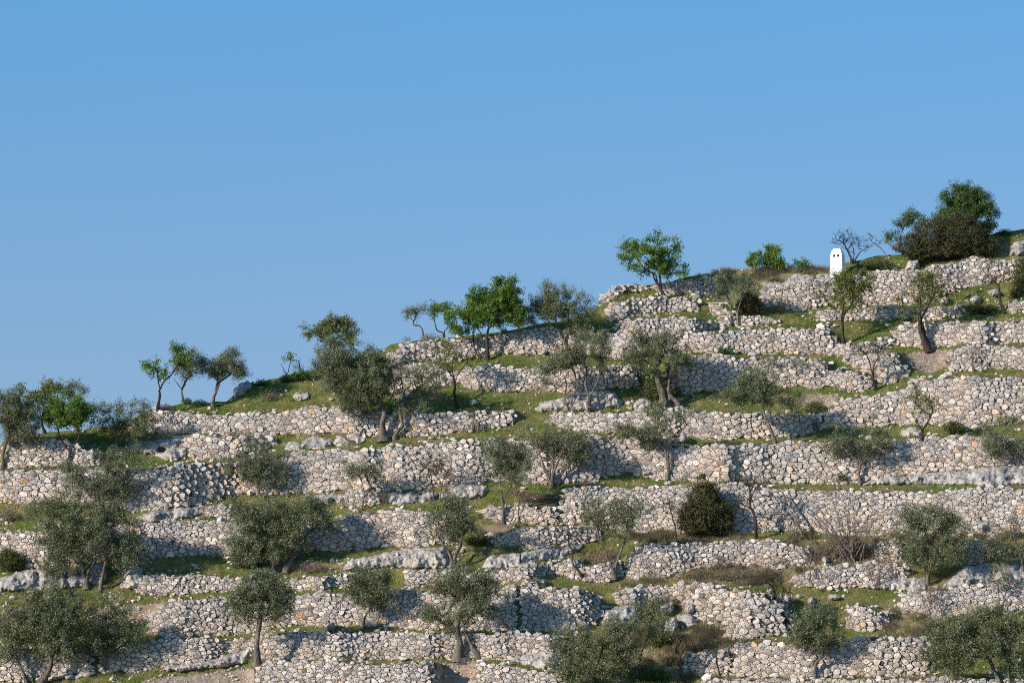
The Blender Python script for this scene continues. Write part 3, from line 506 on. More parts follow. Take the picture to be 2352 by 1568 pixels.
# ---------------------------------------------------------------- trees and bushes as traced
# kind, stems [(x, y) ...], crown blobs (x, y, rx, ry), base radius (px), leaf density, label
TREES = [
('olive',[[(8,1072),(6,1045),(13,1020),(20,1000)]],[(30,940,36,42),(58,975,28,40),(8,950,25,40),(35,995,35,20)],6,1.4,'dense olive cut by the left edge of the frame, on the skyline'),
('yellow',[[(102,991),(97,972),(100,941),(97,922)]],[(88,895,42,18),(120,888,16,14),(78,925,28,14),(110,915,20,14)],4,1.0,'yellow-green tree rising highest in the far left skyline group'),
('green',[[(158,1060),(159,1037),(141,1010),(134,990)],[(159,1037),(178,1012),(181,990)]],[(150,938,42,26),(187,960,20,22),(125,960,22,15),(160,965,30,14)],4,1.1,'forked green tree standing before the shaded wall end at far left'),
('olive',[[(175,987),(178,950),(180,920)]],[(178,896,17,14),(160,903,14,10),(188,918,10,20),(186,940,12,14)],3,1.0,'narrow grey-green tree top poking above the forked green tree'),
('olive',[[(266,1037),(267,1018),(268,1000),(262,975)],[(268,1010),(285,990),(295,965)]],[(232,958,22,28),(298,948,38,28),(300,985,38,22),(333,955,18,18),(262,990,18,12)],3.5,1.0,'wide airy olive with pale forked stems right of the forked green tree'),
('green',[[(362,941),(367,910),(367,894),(378,875),(394,859),(409,836)],[(367,894),(364,870),(360,845)]],[(405,812,24,14),(372,838,24,13),(350,843,15,8),(388,830,12,10),(425,828,13,12),(365,855,12,8)],4,.85,'curved slender tree with bright leaf tufts, leftmost of three on the skyline'),
('olive',[[(422,923),(417,900),(425,878),(437,860)],[(417,900),(405,880),(398,868)]],[(445,832,28,20),(430,850,20,16),(468,848,14,12),(420,828,12,12)],3.5,1.0,'thin olive, middle of three trees on the skyline'),
('olive',[[(489,933),(492,909),(503,887),(506,876)],[(503,887),(525,868),(540,850)]],[(512,840,34,17),(545,845,22,20),(490,857,22,14),(562,848,14,17),(538,815,12,10),(520,855,30,10)],4.5,1.2,'leaning olive with flat crown, rightmost of three on the skyline'),
('green',[[(658,862),(652,848),(645,835)],[(658,862),(664,845),(668,830)]],[(648,828,20,14),(664,838,12,14)],1.8,.45,'small leafy sapling on the skyline above bright green bushes'),
('olive',[[(690,850),(687,838),(690,828)]],[(690,832,17,13),(705,828,12,9)],1.8,.5,'low grey sapling touching the left side of the tall yellow-green tree'),
('yellow',[[(755,822),(758,795),(755,770)]],[(725,755,33,22),(760,745,30,18),(790,763,25,22),(705,780,18,14),(800,785,14,12),(745,775,35,16)],4,1.15,'tall yellow-green tree behind the big dark olive'),
('olive',[[(881,1010),(878,979),(881,941),(862,900),(853,880)],[(881,941),(905,900),(900,860)]],[(770,820,38,35),(820,828,48,38),(785,880,48,42),(845,870,45,42),(825,915,50,28),(890,838,25,25),(755,855,25,38),(898,885,25,20),(800,850,40,35),(850,835,30,30)],8,1.6,'biggest dark dense olive, shading the long wall behind it'),
('olive',[[(906,1007),(912,991),(925,975),(919,950),(922,925),(950,900),(975,880)]],[(960,865,33,17),(998,857,22,18),(985,885,25,12),(940,925,38,18),(915,860,20,15)],6,.8,'low spreading olive with crooked stem right of the biggest olive'),
('yellow',[[(1050,933),(1044,910),(1044,875),(1039,854),(1040,832)],[(1044,875),(1060,850),(1072,835)],[(1044,870),(1025,845),(1012,825)]],[(1020,800,35,20),(1050,805,32,22),(1040,825,38,18),(1075,830,20,14)],4,0.45,'thin brownish tree with hardly any leaves below the two skyline saplings'),
('olive',[[(975,779),(966,750),(950,745),(956,722)]],[(955,712,15,9),(942,720,13,8),(966,705,11,7)],2.6,.6,'small zigzag sapling on the skyline, left of a pair'),
('green',[[(1019,775),(1017,764),(1003,757),(998,732),(996,720)],[(1017,764),(1027,753),(1019,730),(1024,716)]],[(1000,714,13,8),(1025,708,8,11)],2.4,.7,'small lyre-shaped sapling on the skyline, right of a pair'),
('green',[[(1119,824),(1119,791),(1119,772),(1123,755),(1132,738)],[(1119,775),(1105,768),(1095,752)],[(1123,757),(1145,740),(1155,715)]],[(1072,735,38,22),(1083,683,26,24),(1110,705,30,24),(1168,668,26,32),(1172,715,24,24),(1140,728,28,20),(1190,732,14,10),(1052,752,20,10),(1150,695,22,24)],5,1.55,'bright green leafy tree standing against the sky, most vivid one'),
('green',[[(1101,821),(1089,800),(1087,769),(1089,750)]],[(1086,740,16,12)],2.5,.6,'slender leaning stem just left of the vivid green tree trunk'),
('olive',[[(1304,796),(1287,770),(1279,742),(1275,725)],[(1287,770),(1300,745),(1305,720)]],[(1285,688,42,32),(1255,712,35,24),(1238,700,25,20),(1318,700,25,20),(1260,670,18,14),(1225,732,18,14),(1290,715,35,22)],3.5,1.2,'grey hazy olive against the sky right of the vivid green tree'),
('olive',[[(1320,800),(1322,770),(1330,740)]],[(1340,705,28,24),(1345,735,34,20),(1320,755,30,14),(1365,700,12,14)],3,1.0,'darker olive overlapping the right side of the grey hazy olive'),
('green',[[(1526,681),(1514,658),(1504,642),(1498,622)],[(1510,650),(1512,630),(1520,605)],[(1504,642),(1485,625),(1472,608)]],[(1500,572,56,32),(1462,598,32,24),(1545,600,30,28),(1515,590,45,30),(1540,628,25,12),(1480,580,35,26),(1490,615,35,14)],5,0.95,'round-headed green tree alone on the stony skyline knoll'),
('green',[[(1750,614),(1748,602)],[(1768,614),(1772,600)]],[(1745,598,25,12),(1762,592,18,17),(1782,593,17,18),(1790,606,12,6)],1.5,1.5,'low vivid green bush on the skyline, left of the white chimney'),
('green',[[(1812,615),(1812,605)],[(1843,615),(1845,606)]],[(1812,603,14,12),(1843,606,13,8)],1.3,1.0,'thin green bush on the skyline between vivid bush and white chimney'),
('olive',[[(1679,742),(1678,702),(1670,680),(1654,662)]],[(1645,650,25,18),(1665,660,22,15)],3,1.0,'small olive bending left in front of the round dark bush'),
('olive',[[(1695,745),(1695,714),(1703,685),(1708,665)]],[(1715,662,26,20),(1722,645,20,14)],2.5,1.0,'small olive with straight stem touching the round dark bush'),
('bare',[[(1957,601),(1949,580),(1935,556),(1912,548)],[(1960,602),(1961,575),(1952,550),(1948,535)],[(1962,600),(1975,580),(2000,562),(2012,560)]],[(1930,548,24,18),(1955,555,22,28),(1980,560,14,18),(2005,558,14,10)],3.4,.0,'twisted leafless tree right behind the white chimney'),
('bare',[[(2037,591),(2026,573),(2010,560),(1998,552)]],[(2003,557,18,10),(1996,545,8,12)],1.8,.0,'small leafless tree bent left at the edge of the big brown bush'),
('dark',[[(2240,565),(2235,530)],[(2260,560),(2262,520)]],[(2205,460,32,24),(2240,470,38,30),(2215,490,50,28),(2272,495,18,28),(2255,520,25,20),(2190,500,28,18)],4,2.4,'dark green rounded tree, highest thing on the skyline'),
('dark',[[(2065,565),(2070,535),(2080,515)],[(2065,560),(2055,545),(2048,535)]],[(2085,497,21,14),(2104,505,16,14),(2043,535,10,12),(2075,512,18,8)],2.5,.9,'small open dark-leaved tree left above the big brown bush'),
('yellow',[[(1937,788),(1935,754),(1936,722)],[(1936,725),(1955,700),(1965,675)],[(1936,725),(1915,705),(1900,690)],[(1936,722),(1938,695),(1935,670)]],[(1930,662,42,24),(1965,655,36,26),(1900,688,32,18),(1990,642,14,13),(1930,640,17,14),(1960,688,30,18),(1882,680,15,10),(1925,700,30,10)],4.5,0.9,'olive-green tree with straight dark trunk in front of the white chimney'),
('yellow',[[(2133,804),(2122,760),(2111,729),(2095,705)],[(2113,735),(2130,705),(2140,680)],[(2111,730),(2112,690),(2110,660)]],[(2110,680,42,36),(2130,650,33,28),(2125,608,20,20),(2090,700,35,18),(2152,695,26,26),(2105,640,25,20),(2085,735,30,10)],6.5,0.62,'tall thin grey-leaved tree with thick leaning trunk, upper right'),
('bare',[[(2306,716),(2297,685),(2295,654),(2308,632),(2322,618)],[(2295,656),(2280,642)]],[(2295,622,40,20),(2328,612,22,18),(2265,635,20,14)],4.2,.08,'dark bare tree with bent trunk near the upper right edge'),
('bare',[[(2198,698),(2193,675),(2188,655)],[(2198,698),(2205,672),(2210,655)]],[(2182,645,30,22),(2208,648,20,20)],1.6,.0,'faint brown leafless sapling in front of the highest wall'),
('bare',[[(2009,893),(2004,862),(1997,831),(1990,815)],[(2000,842),(2015,822),(2030,808)]],[(1985,800,28,12),(2010,798,26,14),(1965,795,15,7)],3.2,.04,'forked leafless tree before the rounded wall patch'),
('bare',[[(2235,852),(2233,835),(2236,815)],[(2235,850),(2248,835),(2252,815)]],[(2240,810,22,14)],1.6,.0,'small leafless shoot against the wall right of the scree'),
('olive',[[(1781,1017),(1765,975),(1751,934),(1747,906)],[(1753,945),(1775,925),(1790,910)],[(1751,934),(1725,915),(1710,905)]],[(1730,895,42,26),(1700,912,35,24),(1770,910,38,22),(1812,920,28,20),(1735,870,28,13),(1692,905,22,18)],5,1.1,'wide grey olive with long leaning dark trunk, centre right'),
('olive',[[(1775,880),(1778,860),(1768,835)],[(1800,880),(1815,855),(1830,840)]],[(1768,840,20,16),(1830,835,14,7)],1.3,.35,'sparse little tree in front of the long wall above the wide grey olive'),
('olive',[[(1525,932),(1520,900),(1512,875),(1505,850)],[(1545,930),(1535,900),(1540,860),(1545,830)],[(1560,932),(1540,905)]],[(1475,800,38,30),(1500,835,45,28),(1552,800,38,30),(1562,840,30,28),(1520,865,40,18),(1450,815,14,22),(1520,790,25,22)],10,1.15,'huge spreading olive with swollen grey trunk base, centre right'),
('olive',[[(1351,942),(1354,917),(1345,886),(1348,852)],[(1354,920),(1372,880),(1382,850)]],[(1362,798,38,28),(1330,820,35,24),(1386,798,18,28),(1360,838,38,18)],5,1.1,'thickest-trunked, right-hand one of three olives on the rock hump'),
('olive',[[(1314,944),(1313,914),(1326,889),(1320,855)]],[(1290,820,34,24),(1300,800,25,18),(1265,842,28,16)],3,1.0,'wavy-stemmed middle one of three olives on the rock hump'),
('olive',[[(1306,944),(1297,914),(1301,880),(1289,852)]],[(1262,862,26,20),(1275,888,16,10)],2.4,.6,'leaning thin-stemmed left one of three olives on the rock hump'),
('olive',[[(1267,1116),(1254,1082),(1239,1041),(1232,1010),(1214,988)],[(1254,1082),(1272,1050),(1282,1020)],[(1262,1100),(1275,1070),(1290,1040)]],[(1203,988,24,15),(1275,1000,36,26),(1310,1018,38,28),(1250,1010,28,22),(1332,1032,24,22),(1228,978,14,8)],5.5,1.0,'olive with S-curved dark trunk leaning left, centre of the slope'),
('olive',[[(1301,1103),(1301,1078),(1314,1060),(1330,1050)]],[(1322,1048,22,15),(1308,1058,14,10)],2.4,.6,'short olive shoot in the shade right of the S-curved trunk'),
('olive',[[(1532,1097),(1536,1069),(1529,1041),(1532,1025)],[(1532,1030),(1560,995),(1585,968)],[(1532,1028),(1505,1005),(1490,990)]],[(1528,975,45,26),(1470,1000,38,20),(1580,968,30,18),(1608,950,20,16),(1440,990,20,12),(1510,1005,34,16),(1500,948,24,14)],5,1.15,'olive casting a sharp trunk shadow on the tall even wall'),
('olive',[[(1975,1109),(1972,1081),(1976,1059)],[(1975,1065),(1995,1050),(2010,1030)],[(1976,1062),(1960,1045),(1945,1030)]],[(1958,1008,44,22),(1992,1015,44,24),(1925,1028,24,22),(2030,1013,20,18),(1920,985,18,12),(1990,1042,25,10)],4.6,.95,'broad-crowned olive left of the long grey slab'),
('yellow',[[(2117,1007),(2117,987),(2108,971),(2098,955)],[(2117,990),(2130,970),(2140,950)]],[(2105,925,25,20),(2135,935,22,20),(2100,905,17,13)],3,.45,'small yellow-green tree in front of the tall right-hand wall'),
('olive',[[(2365,1070),(2340,1045),(2330,1020)],[(2335,1040),(2310,1015)]],[(2300,1000,43,32),(2342,1010,28,34),(2290,1035,28,18),(2320,975,28,14)],4,1.0,'olive half cut off at the right edge above the long grey slab'),
('bare',[[(1735,1235),(1736,1195),(1723,1160),(1723,1130),(1718,1110)],[(1730,1175),(1705,1160),(1688,1148)],[(1723,1140),(1738,1118)]],[(1718,1115,30,26),(1700,1145,26,18),(1735,1120,18,22)],4.6,.0,'black-trunked leafless tree right of the round dark brown bush'),
('bare',[[(1553,1238),(1550,1207),(1541,1175),(1537,1150)]],[(1540,1150,14,25)],2.4,.1,'slim dark bare stem touching the left of the round dark brown bush'),
('olive',[[(2129,1339),(2129,1314),(2123,1295),(2110,1270)],[(2129,1318),(2150,1285),(2165,1255)],[(2125,1300),(2130,1260),(2125,1225)]],[(2100,1185,33,28),(2150,1200,38,28),(2190,1220,34,32),(2100,1240,40,28),(2160,1265,44,32),(2118,1282,42,22),(2200,1258,26,26)],5,1.1,'large mixed-dense olive right of the leafless thicket'),
('olive',[[(2350,1312),(2345,1280),(2335,1255)]],[(2320,1215,34,24),(2342,1245,24,28),(2290,1262,28,18),(2320,1275,34,16)],4,.8,'olive cut by the right edge above the shadowed rock face'),
('olive',[[(2298,1408),(2294,1374),(2292,1345)]],[(2290,1330,18,18),(2285,1358,20,14),(2304,1350,14,14),(2292,1315,10,10)],2.4,1.0,'small upright olive in front of the lower right wall'),
('bare',[[(1820,1442),(1801,1414),(1786,1398),(1772,1370),(1765,1350)],[(1786,1398),(1795,1375),(1800,1350)]],[(1780,1345,42,26),(1758,1340,24,18),(1800,1335,18,24)],4.2,.0,'grey-twigged leafless tree leaning left, lower right'),
('olive',[[(1872,1556),(1873,1527),(1892,1501),(1893,1478)]],[(1870,1430,38,34),(1900,1450,36,33),(1848,1458,28,22),(1922,1428,20,24),(1880,1478,38,12)],4.4,1.2,'compact dark olive with curved trunk above the warm cream wall'),
('olive',[[(2297,1568),(2280,1530),(2268,1505),(2250,1480)],[(2320,1568),(2315,1530),(2312,1500)]],[(2180,1450,48,32),(2160,1490,43,28),(2240,1430,43,28),(2290,1458,48,42),(2330,1440,28,38),(2230,1490,48,38),(2330,1510,28,38),(2190,1528,40,18),(2270,1408,28,13)],6,1.15,'very wide olive filling the lower right corner'),
('olive',[[(1360,1600),(1365,1550),(1378,1510),(1385,1480)],[(1365,1550),(1335,1515)]],[(1330,1472,46,24),(1400,1462,46,26),(1312,1520,42,32),(1380,1510,50,36),(1430,1500,34,32),(1350,1552,56,22),(1430,1440,26,18)],6,1.2,'wide olive cut by the bottom edge, lower centre'),
('olive',[[(1465,1552),(1472,1500),(1490,1455),(1492,1430)]],[(1490,1408,36,26),(1480,1440,30,18),(1515,1420,20,18)],4,1.05,'olive rising behind the wide bottom-edge olive, next to the grey boulders'),
('bare',[[(1569,1568),(1562,1530),(1560,1510),(1575,1482),(1572,1470)],[(1560,1512),(1552,1490)]],[(1560,1465,20,12)],6,.25,'short thick dead trunk near the bottom edge'),
('bare',[[(1656,1556),(1646,1520),(1645,1490),(1650,1465)],[(1645,1500),(1632,1480),(1625,1465)]],[(1645,1468,24,24)],2.3,.0,'thin forked bare sapling before the short blocky wall'),
('olive',[[(831,1169),(836,1137),(831,1105),(825,1090)],[(834,1155),(848,1125),(850,1100)]],[(830,1068,33,18),(808,1083,20,18),(856,1078,20,22)],2.6,.95,'small two-stemmed olive in front of the tallest left wall'),
('bare',[[(998,1146),(995,1124),(991,1105)],[(1012,1140),(1014,1120),(1020,1095)]],[(1000,1062,36,22),(983,1082,22,12),(1022,1075,22,16)],2.2,.16,'thin pale nearly leafless olive above the dark-stained slab'),
('olive',[[(1156,1198),(1155,1155),(1150,1124),(1147,1100)],[(1155,1150),(1172,1120),(1185,1100)]],[(1145,1043,40,26),(1180,1052,34,28),(1130,1075,30,20),(1185,1085,32,20),(1155,1085,34,18)],4.6,1.2,'round-crowned olive with pale knobbly stump-like trunk, centre'),
('olive',[[(1190,1198),(1191,1168),(1193,1145)]],[(1193,1130,18,14)],2.2,.4,'short dark stem right of the knobbly olive trunk'),
('olive',[[(1040,1305),(1036,1280),(1022,1255),(1005,1230)],[(1040,1290),(1055,1255),(1062,1230)]],[(1040,1172,46,26),(1080,1180,34,24),(992,1182,34,18),(1040,1210,44,18),(1010,1225,34,14),(1070,1210,28,18)],6.5,1.0,'forked olive with dark trunk before the broad pale rock face'),
('bare',[[(1194,1292),(1194,1258),(1181,1239),(1175,1225)],[(1194,1262),(1200,1235)]],[(1185,1212,24,24)],2.2,.2,'slender almost bare sapling on the fluted grey ledge'),
('olive',[[(1410,1326),(1407,1305),(1392,1273),(1379,1242),(1372,1220)],[(1408,1308),(1420,1275),(1435,1240),(1440,1215)]],[(1385,1175,42,32),(1430,1188,32,28),(1358,1200,32,24),(1400,1215,42,22),(1452,1162,22,20)],5.5,0.7,'sparse see-through olive with split trunk, centre right'),
('bare',[[(1335,1319),(1317,1295),(1314,1264),(1306,1250),(1306,1225)]],[(1310,1215,22,18)],2.6,.15,'crooked slim stem left of the sparse see-through olive'),
('bare',[[(1339,1160),(1339,1132),(1351,1107),(1362,1100)]],[(1350,1108,10,8)],1.8,.0,'short bare stub leaning on the rough wall, centre'),
('olive',[[(231,1180),(228,1153),(219,1128),(206,1100),(180,1090)],[(231,1165),(244,1140),(250,1110)]],[(158,1088,24,28),(165,1118,26,24),(250,1065,40,26),(300,1060,44,24),(270,1110,44,26),(222,1118,34,20),(340,1060,20,18),(240,1138,30,12)],6,1.0,'olive with an arching left limb before the tallest left wall'),
('olive',[[(200,1347),(191,1314),(184,1286),(175,1260)],[(192,1316),(215,1285),(215,1255)]],[(110,1180,38,28),(150,1198,44,34),(195,1195,38,33),(130,1240,38,34),(185,1240,44,34),(158,1288,48,24),(118,1298,24,17)],6.5,1.2,'dense olive, left of the large pair below the arching-limb olive'),
('olive',[[(231,1352),(237,1314),(247,1270),(255,1250)]],[(258,1215,46,34),(300,1238,34,34),(245,1185,36,24),(290,1275,34,28),(235,1245,34,30)],5.5,1.15,'dense olive, right of the large pair below the arching-limb olive'),
('olive',[[(600,1145),(594,1125),(594,1108)],[(603,1145),(620,1120),(635,1100)]],[(590,1050,44,26),(560,1075,38,26),(625,1075,44,28),(600,1100,48,24),(640,1100,22,22)],4.5,.85,'airy grey olive directly above the left-centre pair of large olives'),
('olive',[[(631,1313),(628,1277),(612,1242),(600,1220)]],[(570,1170,38,28),(610,1188,44,33),(568,1220,42,33),(600,1250,48,33),(552,1268,30,24),(590,1282,38,18)],7,1.25,'large dark olive, left of the left-centre pair'),
('olive',[[(656,1313),(670,1280),(664,1245),(675,1215)],[(668,1270),(695,1240),(715,1215)]],[(680,1168,42,28),(722,1180,38,26),(650,1200,38,33),(700,1218,42,26),(742,1200,28,23),(665,1238,34,18),(730,1235,24,12)],7,1.1,'large dark olive with thick crooked trunk, right of the left-centre pair'),
('olive',[[(590,1528),(590,1499),(594,1440),(600,1400)]],[(590,1350,43,24),(620,1360,38,28),(570,1385,38,26),(600,1400,42,26),(640,1380,26,26),(545,1400,20,20),(610,1335,28,11),(560,1440,18,10)],8,1.25,'olive on a wide flared grey trunk, lower left of centre'),
('olive',[[(834,1448),(837,1420),(850,1395),(855,1370)]],[(855,1330,43,20),(840,1355,38,24),(880,1360,34,26),(860,1385,38,13)],3,1.3,'squat olive with thin pale curved stem, lower centre'),
('olive',[[(1050,1513),(1056,1477),(1050,1445),(1055,1410)],[(1103,1513),(1083,1483),(1067,1445),(1062,1415)]],[(1060,1335,48,28),(1100,1350,43,28),(1030,1360,43,26),(1060,1385,48,28),(1100,1388,36,28),(992,1395,20,18),(1130,1370,20,24),(1040,1428,34,16),(985,1418,16,16)],9,1.2,'big olive standing on two splayed trunks at the bottom centre'),
('olive',[[(95,1568),(112,1540),(125,1492),(147,1452)],[(125,1495),(110,1460),(105,1430)]],[(110,1380,48,28),(150,1390,43,28),(90,1430,43,33),(140,1440,48,36),(180,1420,34,28),(120,1480,48,28),(190,1470,34,24),(60,1420,28,28)],7,1.25,'big dark olive in the lower left corner'),
('olive',[[(240,1532),(245,1490),(240,1440)],[(245,1490),(270,1460)]],[(240,1395,34,20),(290,1430,38,26),(250,1440,38,28),(300,1460,34,24),(220,1470,34,24),(270,1485,34,16)],4,.85,'thinner olive just right of the big lower left corner olive'),
('olive',[[(62,1568),(47,1530),(25,1483),(15,1455)]],[(12,1420,28,28),(32,1460,34,28),(8,1490,24,20)],5,1.0,'leaning olive cut by the left edge in the lower corner'),
]
# kind, blobs, density, label
BUSHES = [
('brown',[(2100,565,45,30),(2140,540,52,38),(2195,535,55,42),(2245,555,40,30),(2165,572,85,24),(2275,570,25,14),(2210,510,35,22)],1.7,'huge dome-shaped brown-green bush on the skyline at the right'),
('brown',[(1720,695,28,24),(1732,708,24,14),(1708,705,20,16)],1.8,'round dark bush left below the white chimney'),
('brown',[(1620,1155,38,38),(1620,1185,60,38),(1585,1190,28,33),(1655,1180,30,36),(1622,1122,24,16),(1610,1212,44,16),(1650,1210,34,16)],1.9,'large round dark brown bush against the long rough wall'),
('darkgreen',[(2340,640,16,34),(2348,610,14,16)],1.3,'dark bush cut by the right edge beside the bent bare tree'),
('darkgreen',[(2250,708,34,11),(2270,712,24,9)],1.3,'flat dark green bush left of the bent bare tree'),
('brown',[(2333,672,13,11)],1.2,'small round dark bush among the rocks at the upper right'),
('darkgreen',[(2010,606,38,9),(2035,612,20,8),(1985,610,18,6)],1.5,'flat olive-green bush right of the white chimney'),
('darkgreen',[(2188,980,22,14),(2195,988,16,9)],1.2,'small round bush right of the small yellow-green tree'),
('darkgreen',[(20,1285,32,26),(45,1290,18,18)],1.5,'dark green bush at the left edge below a wall'),
('dry',[(20,1182,26,14)],1.2,'brown dry bush at the left edge above the long slab'),
('darkgreen',[(570,1285,38,20),(545,1275,18,18)],1.3,'dark leafy bush under the left of the left-centre olive pair'),
('bright',[(693,862,26,9),(675,868,18,6),(715,860,16,9)],1.6,'bright green bush below the two skyline saplings, largest of the row'),
('bright',[(655,870,12,7)],1.6,'small bright green bush left of the largest one in the row'),
('bright',[(601,879,14,6)],1.6,'bright green tuft-like bush farthest left on the green slope'),
('bright',[(458,925,18,5)],1.4,'low green bush on the skyline between the middle and right of three trees'),
('bright',[(430,923,12,5)],1.4,'low green bush at the foot of the middle of three skyline trees'),
('dry',[(620,908,26,12)],1.0,'dry brown twiggy bush on the green skyline slope'),
('dry',[(934,780,13,10)],.7,'bare twiggy bush on the skyline left of the zigzag sapling'),
('dry',[(985,774,18,9)],1.2,'dark dry bush between the two skyline saplings'),
('dry',[(880,1141,14,12)],1.6,'dark brown bush beside the dark-stained slab'),
('bright',[(1662,806,18,8)],1.3,'green leafy bush at the foot of the white plank'),
('dry',[(1690,1318,48,13),(1650,1325,30,9)],1.3,'tangled grey-brown scrub, widest patch left of the leafless thicket'),
('dry',[(1755,1312,34,15)],1.3,'brown scrub on the right side of the tangled grey-brown scrub'),
('dry',[(1590,1318,40,9)],1.0,'thin dry scrub on the left side of the tangled grey-brown scrub'),
('dry',[(1930,1255,60,26),(1980,1262,40,22),(1900,1262,30,18)],1.1,'brown brushwood at the foot of the leafless thicket'),
('dry',[(2270,1262,22,18)],1.2,'brown bush between the two large right-hand olives'),
('dry',[(720,1302,38,12)],1.3,'brown dry bush shaded by the left-centre olive pair'),
('darkgreen',[(1095,1240,30,12)],1.3,'green bramble below the knobbly olive trunk'),
('darkgreen',[(1872,935,22,15)],1.2,'green bramble hanging over the end of the shaded wall, centre right'),
('dry',[(1870,975,26,12)],1.1,'brown bramble below the hanging green bramble'),
('darkgreen',[(1936,1097,13,9)],1.3,'small dark bush at the foot of the tall even wall'),
('darkgreen',[(1610,1096,12,8)],1.3,'small dark bush just above the round dark brown bush'),
('darkgreen',[(1512,1470,26,16)],1.2,'dark bush left of the short thick dead trunk'),
('darkgreen',[(1548,1462,16,10)],1.2,'dark bush crowning the top of the short dead trunk'),
('bright',[(1505,1549,38,12)],1.2,'leafy green bush at the bottom edge left of the dead trunk'),
('dry',[(1655,1285,18,8)],1.0,'dry tuft bush at the foot of the ragged wall'),
('dry',[(1790,705,20,10),(1775,708,14,8)],1.0,'dry bush right of the round dark bush'),
('darkgreen',[(2309,534,16,6)],1.5,'dark low bush far right on the skyline'),
('dry',[(1105,1220,20,8)],.8,'dry bush on the strip under the knobbly olive'),
('darkgreen',[(1545,900,26,12)],1.2,'green bush in shade behind the huge spreading olive'),
('darkgreen',[(1495,895,22,26)],.9,'green ivy-like bush filling the gap left of the huge olive trunk'),
]
# ---------------------------------------------------------------- plant builder
def tubes(Plist, Rlist, sides):
    """each P: (n,3), R: (n,) -> merged verts, quads"""
    V = []; Q = []; off = 0; ang = np.arange(sides) / sides * 2 * np.pi; ca, sa = np.cos(ang), np.sin(ang)
    by = {}
    for P, r in zip(Plist, Rlist): by.setdefault(len(P), []).append((P, r))
    for n, L in by.items():
        P = np.array([l[0] for l in L]); r = np.array([l[1] for l in L])
        T = np.gradient(P, axis=1); T /= np.linalg.norm(T, axis=2, keepdims=True) + 1e-9
        ref = np.where(np.abs(T[..., 1:2]) < .9, np.array([0., 1, 0]), np.array([1., 0, 0]))
        A = np.cross(T, ref); A /= np.linalg.norm(A, axis=2, keepdims=True) + 1e-9; B = np.cross(T, A)
        rr = r[..., None, None] * (1 + (.13 * rng.normal(size=(*r.shape, sides, 1)) if sides > 6 else 0))
        ring = P[:, :, None, :] + rr * (A[:, :, None, :] * ca[None, None, :, None] + B[:, :, None, :] * sa[None, None, :, None])
        m = len(L); idx = np.arange(m * n * sides).reshape(m, n, sides) + off
        nx = np.roll(idx, -1, 2)
        Q.append(np.stack([idx[:, :-1], nx[:, :-1], nx[:, 1:], idx[:, 1:]], -1).reshape(-1, 4))
        V.append(ring.reshape(-1, 3)); off += m * n * sides
    return np.concatenate(V), np.concatenate(Q)
def unit(v): return v / (np.linalg.norm(v, axis=-1, keepdims=True) + 1e-9)
LEAF = {  # leaf length, width, spread of a leaf cluster, leaves per twig, colours
 'olive': (.090, .027, .11, 27, [(.090,.108,.050),(.122,.137,.066),(.062,.078,.034),(.185,.19,.125)], 'O'),
 'yellow': (.085, .048, .09, 19, [(.14,.17,.045),(.18,.19,.05),(.10,.135,.035),(.20,.19,.06)], 'G'),
 'green': (.095, .055, .10, 21, [(.10,.18,.03),(.14,.22,.035),(.07,.135,.022),(.18,.25,.05)], 'G'),
 'dark': (.085, .045, .12, 30, [(.06,.105,.022),(.09,.14,.03),(.042,.075,.018)], 'S'),
 'bare': (.07, .025, .10, 14, [(.13,.13,.07),(.17,.16,.09)], 'O'),
 'brown': (.085, .040, .10, 0, [(.060,.062,.022),(.080,.074,.028),(.042,.048,.018),(.10,.088,.038)], 'S'),
 'darkgreen': (.085, .036, .10, 0, [(.060,.080,.025),(.085,.10,.03),(.11,.115,.04)], 'S'),
 'bright': (.10, .03, .08, 0, [(.07,.15,.035),(.10,.19,.04),(.05,.11,.03)], 'G'),
 'dry': (.10, .012, .12, 0, [(.20,.155,.11),(.15,.115,.08),(.26,.21,.14),(.10,.075,.05)], 'O'),
}
MATS = {'O': M_OLIVE, 'G': M_GREEN, 'S': M_SHRUB}
def leaves(C, kind, g, spread, per, up=.35, base=None, cen=None):
    """rhombic leaves round cluster centres C; returns verts, quads, colours"""
    L, W, sd, _, cols, _m = LEAF[kind]; n = len(C) * per; cols = np.array(cols)
    P = np.repeat(C, per, 0) + g.normal(0, spread, (n, 3))
    a = unit(g.normal(0, 1, (n, 3)) + np.array([0, 0, up])); s = unit(np.cross(a, g.normal(0, 1, (n, 3))))
    l = (L * g.uniform(.7, 1.25, (n, 1))) / 2; ww = W * g.uniform(.7, 1.2, (n, 1)) / 2
    V = np.stack([P - a * l, P + s * ww, P + a * l, P - s * ww], 1)
    ck = np.repeat(g.integers(0, len(cols), len(C)), per); mixm = g.random(n) < .5; ck = np.where(mixm, ck, g.integers(0, len(cols), n))
    c = cols[ck] * np.repeat(g.uniform(.62, 1.35, (len(C), 1)), per, 0) * g.uniform(.8, 1.2, (n, 1))
    return V, c, P
def finish_leaves(name, V, c, P, mat, parent, loc, hidden=True):
    if hidden:
        x, y = px(P); ok = (y < skyf(x)) | (P[:, 1] < Dat(x, y) - .04) | (y > GY1)
        V, c = V[ok], c[ok]
    n = len(V)
    if not n: return None
    return mesh_np(name, V.reshape(-1, 3), [np.arange(n * 4).reshape(n, 4)], mat, parent, np.repeat(c, 4, 0), False, loc)
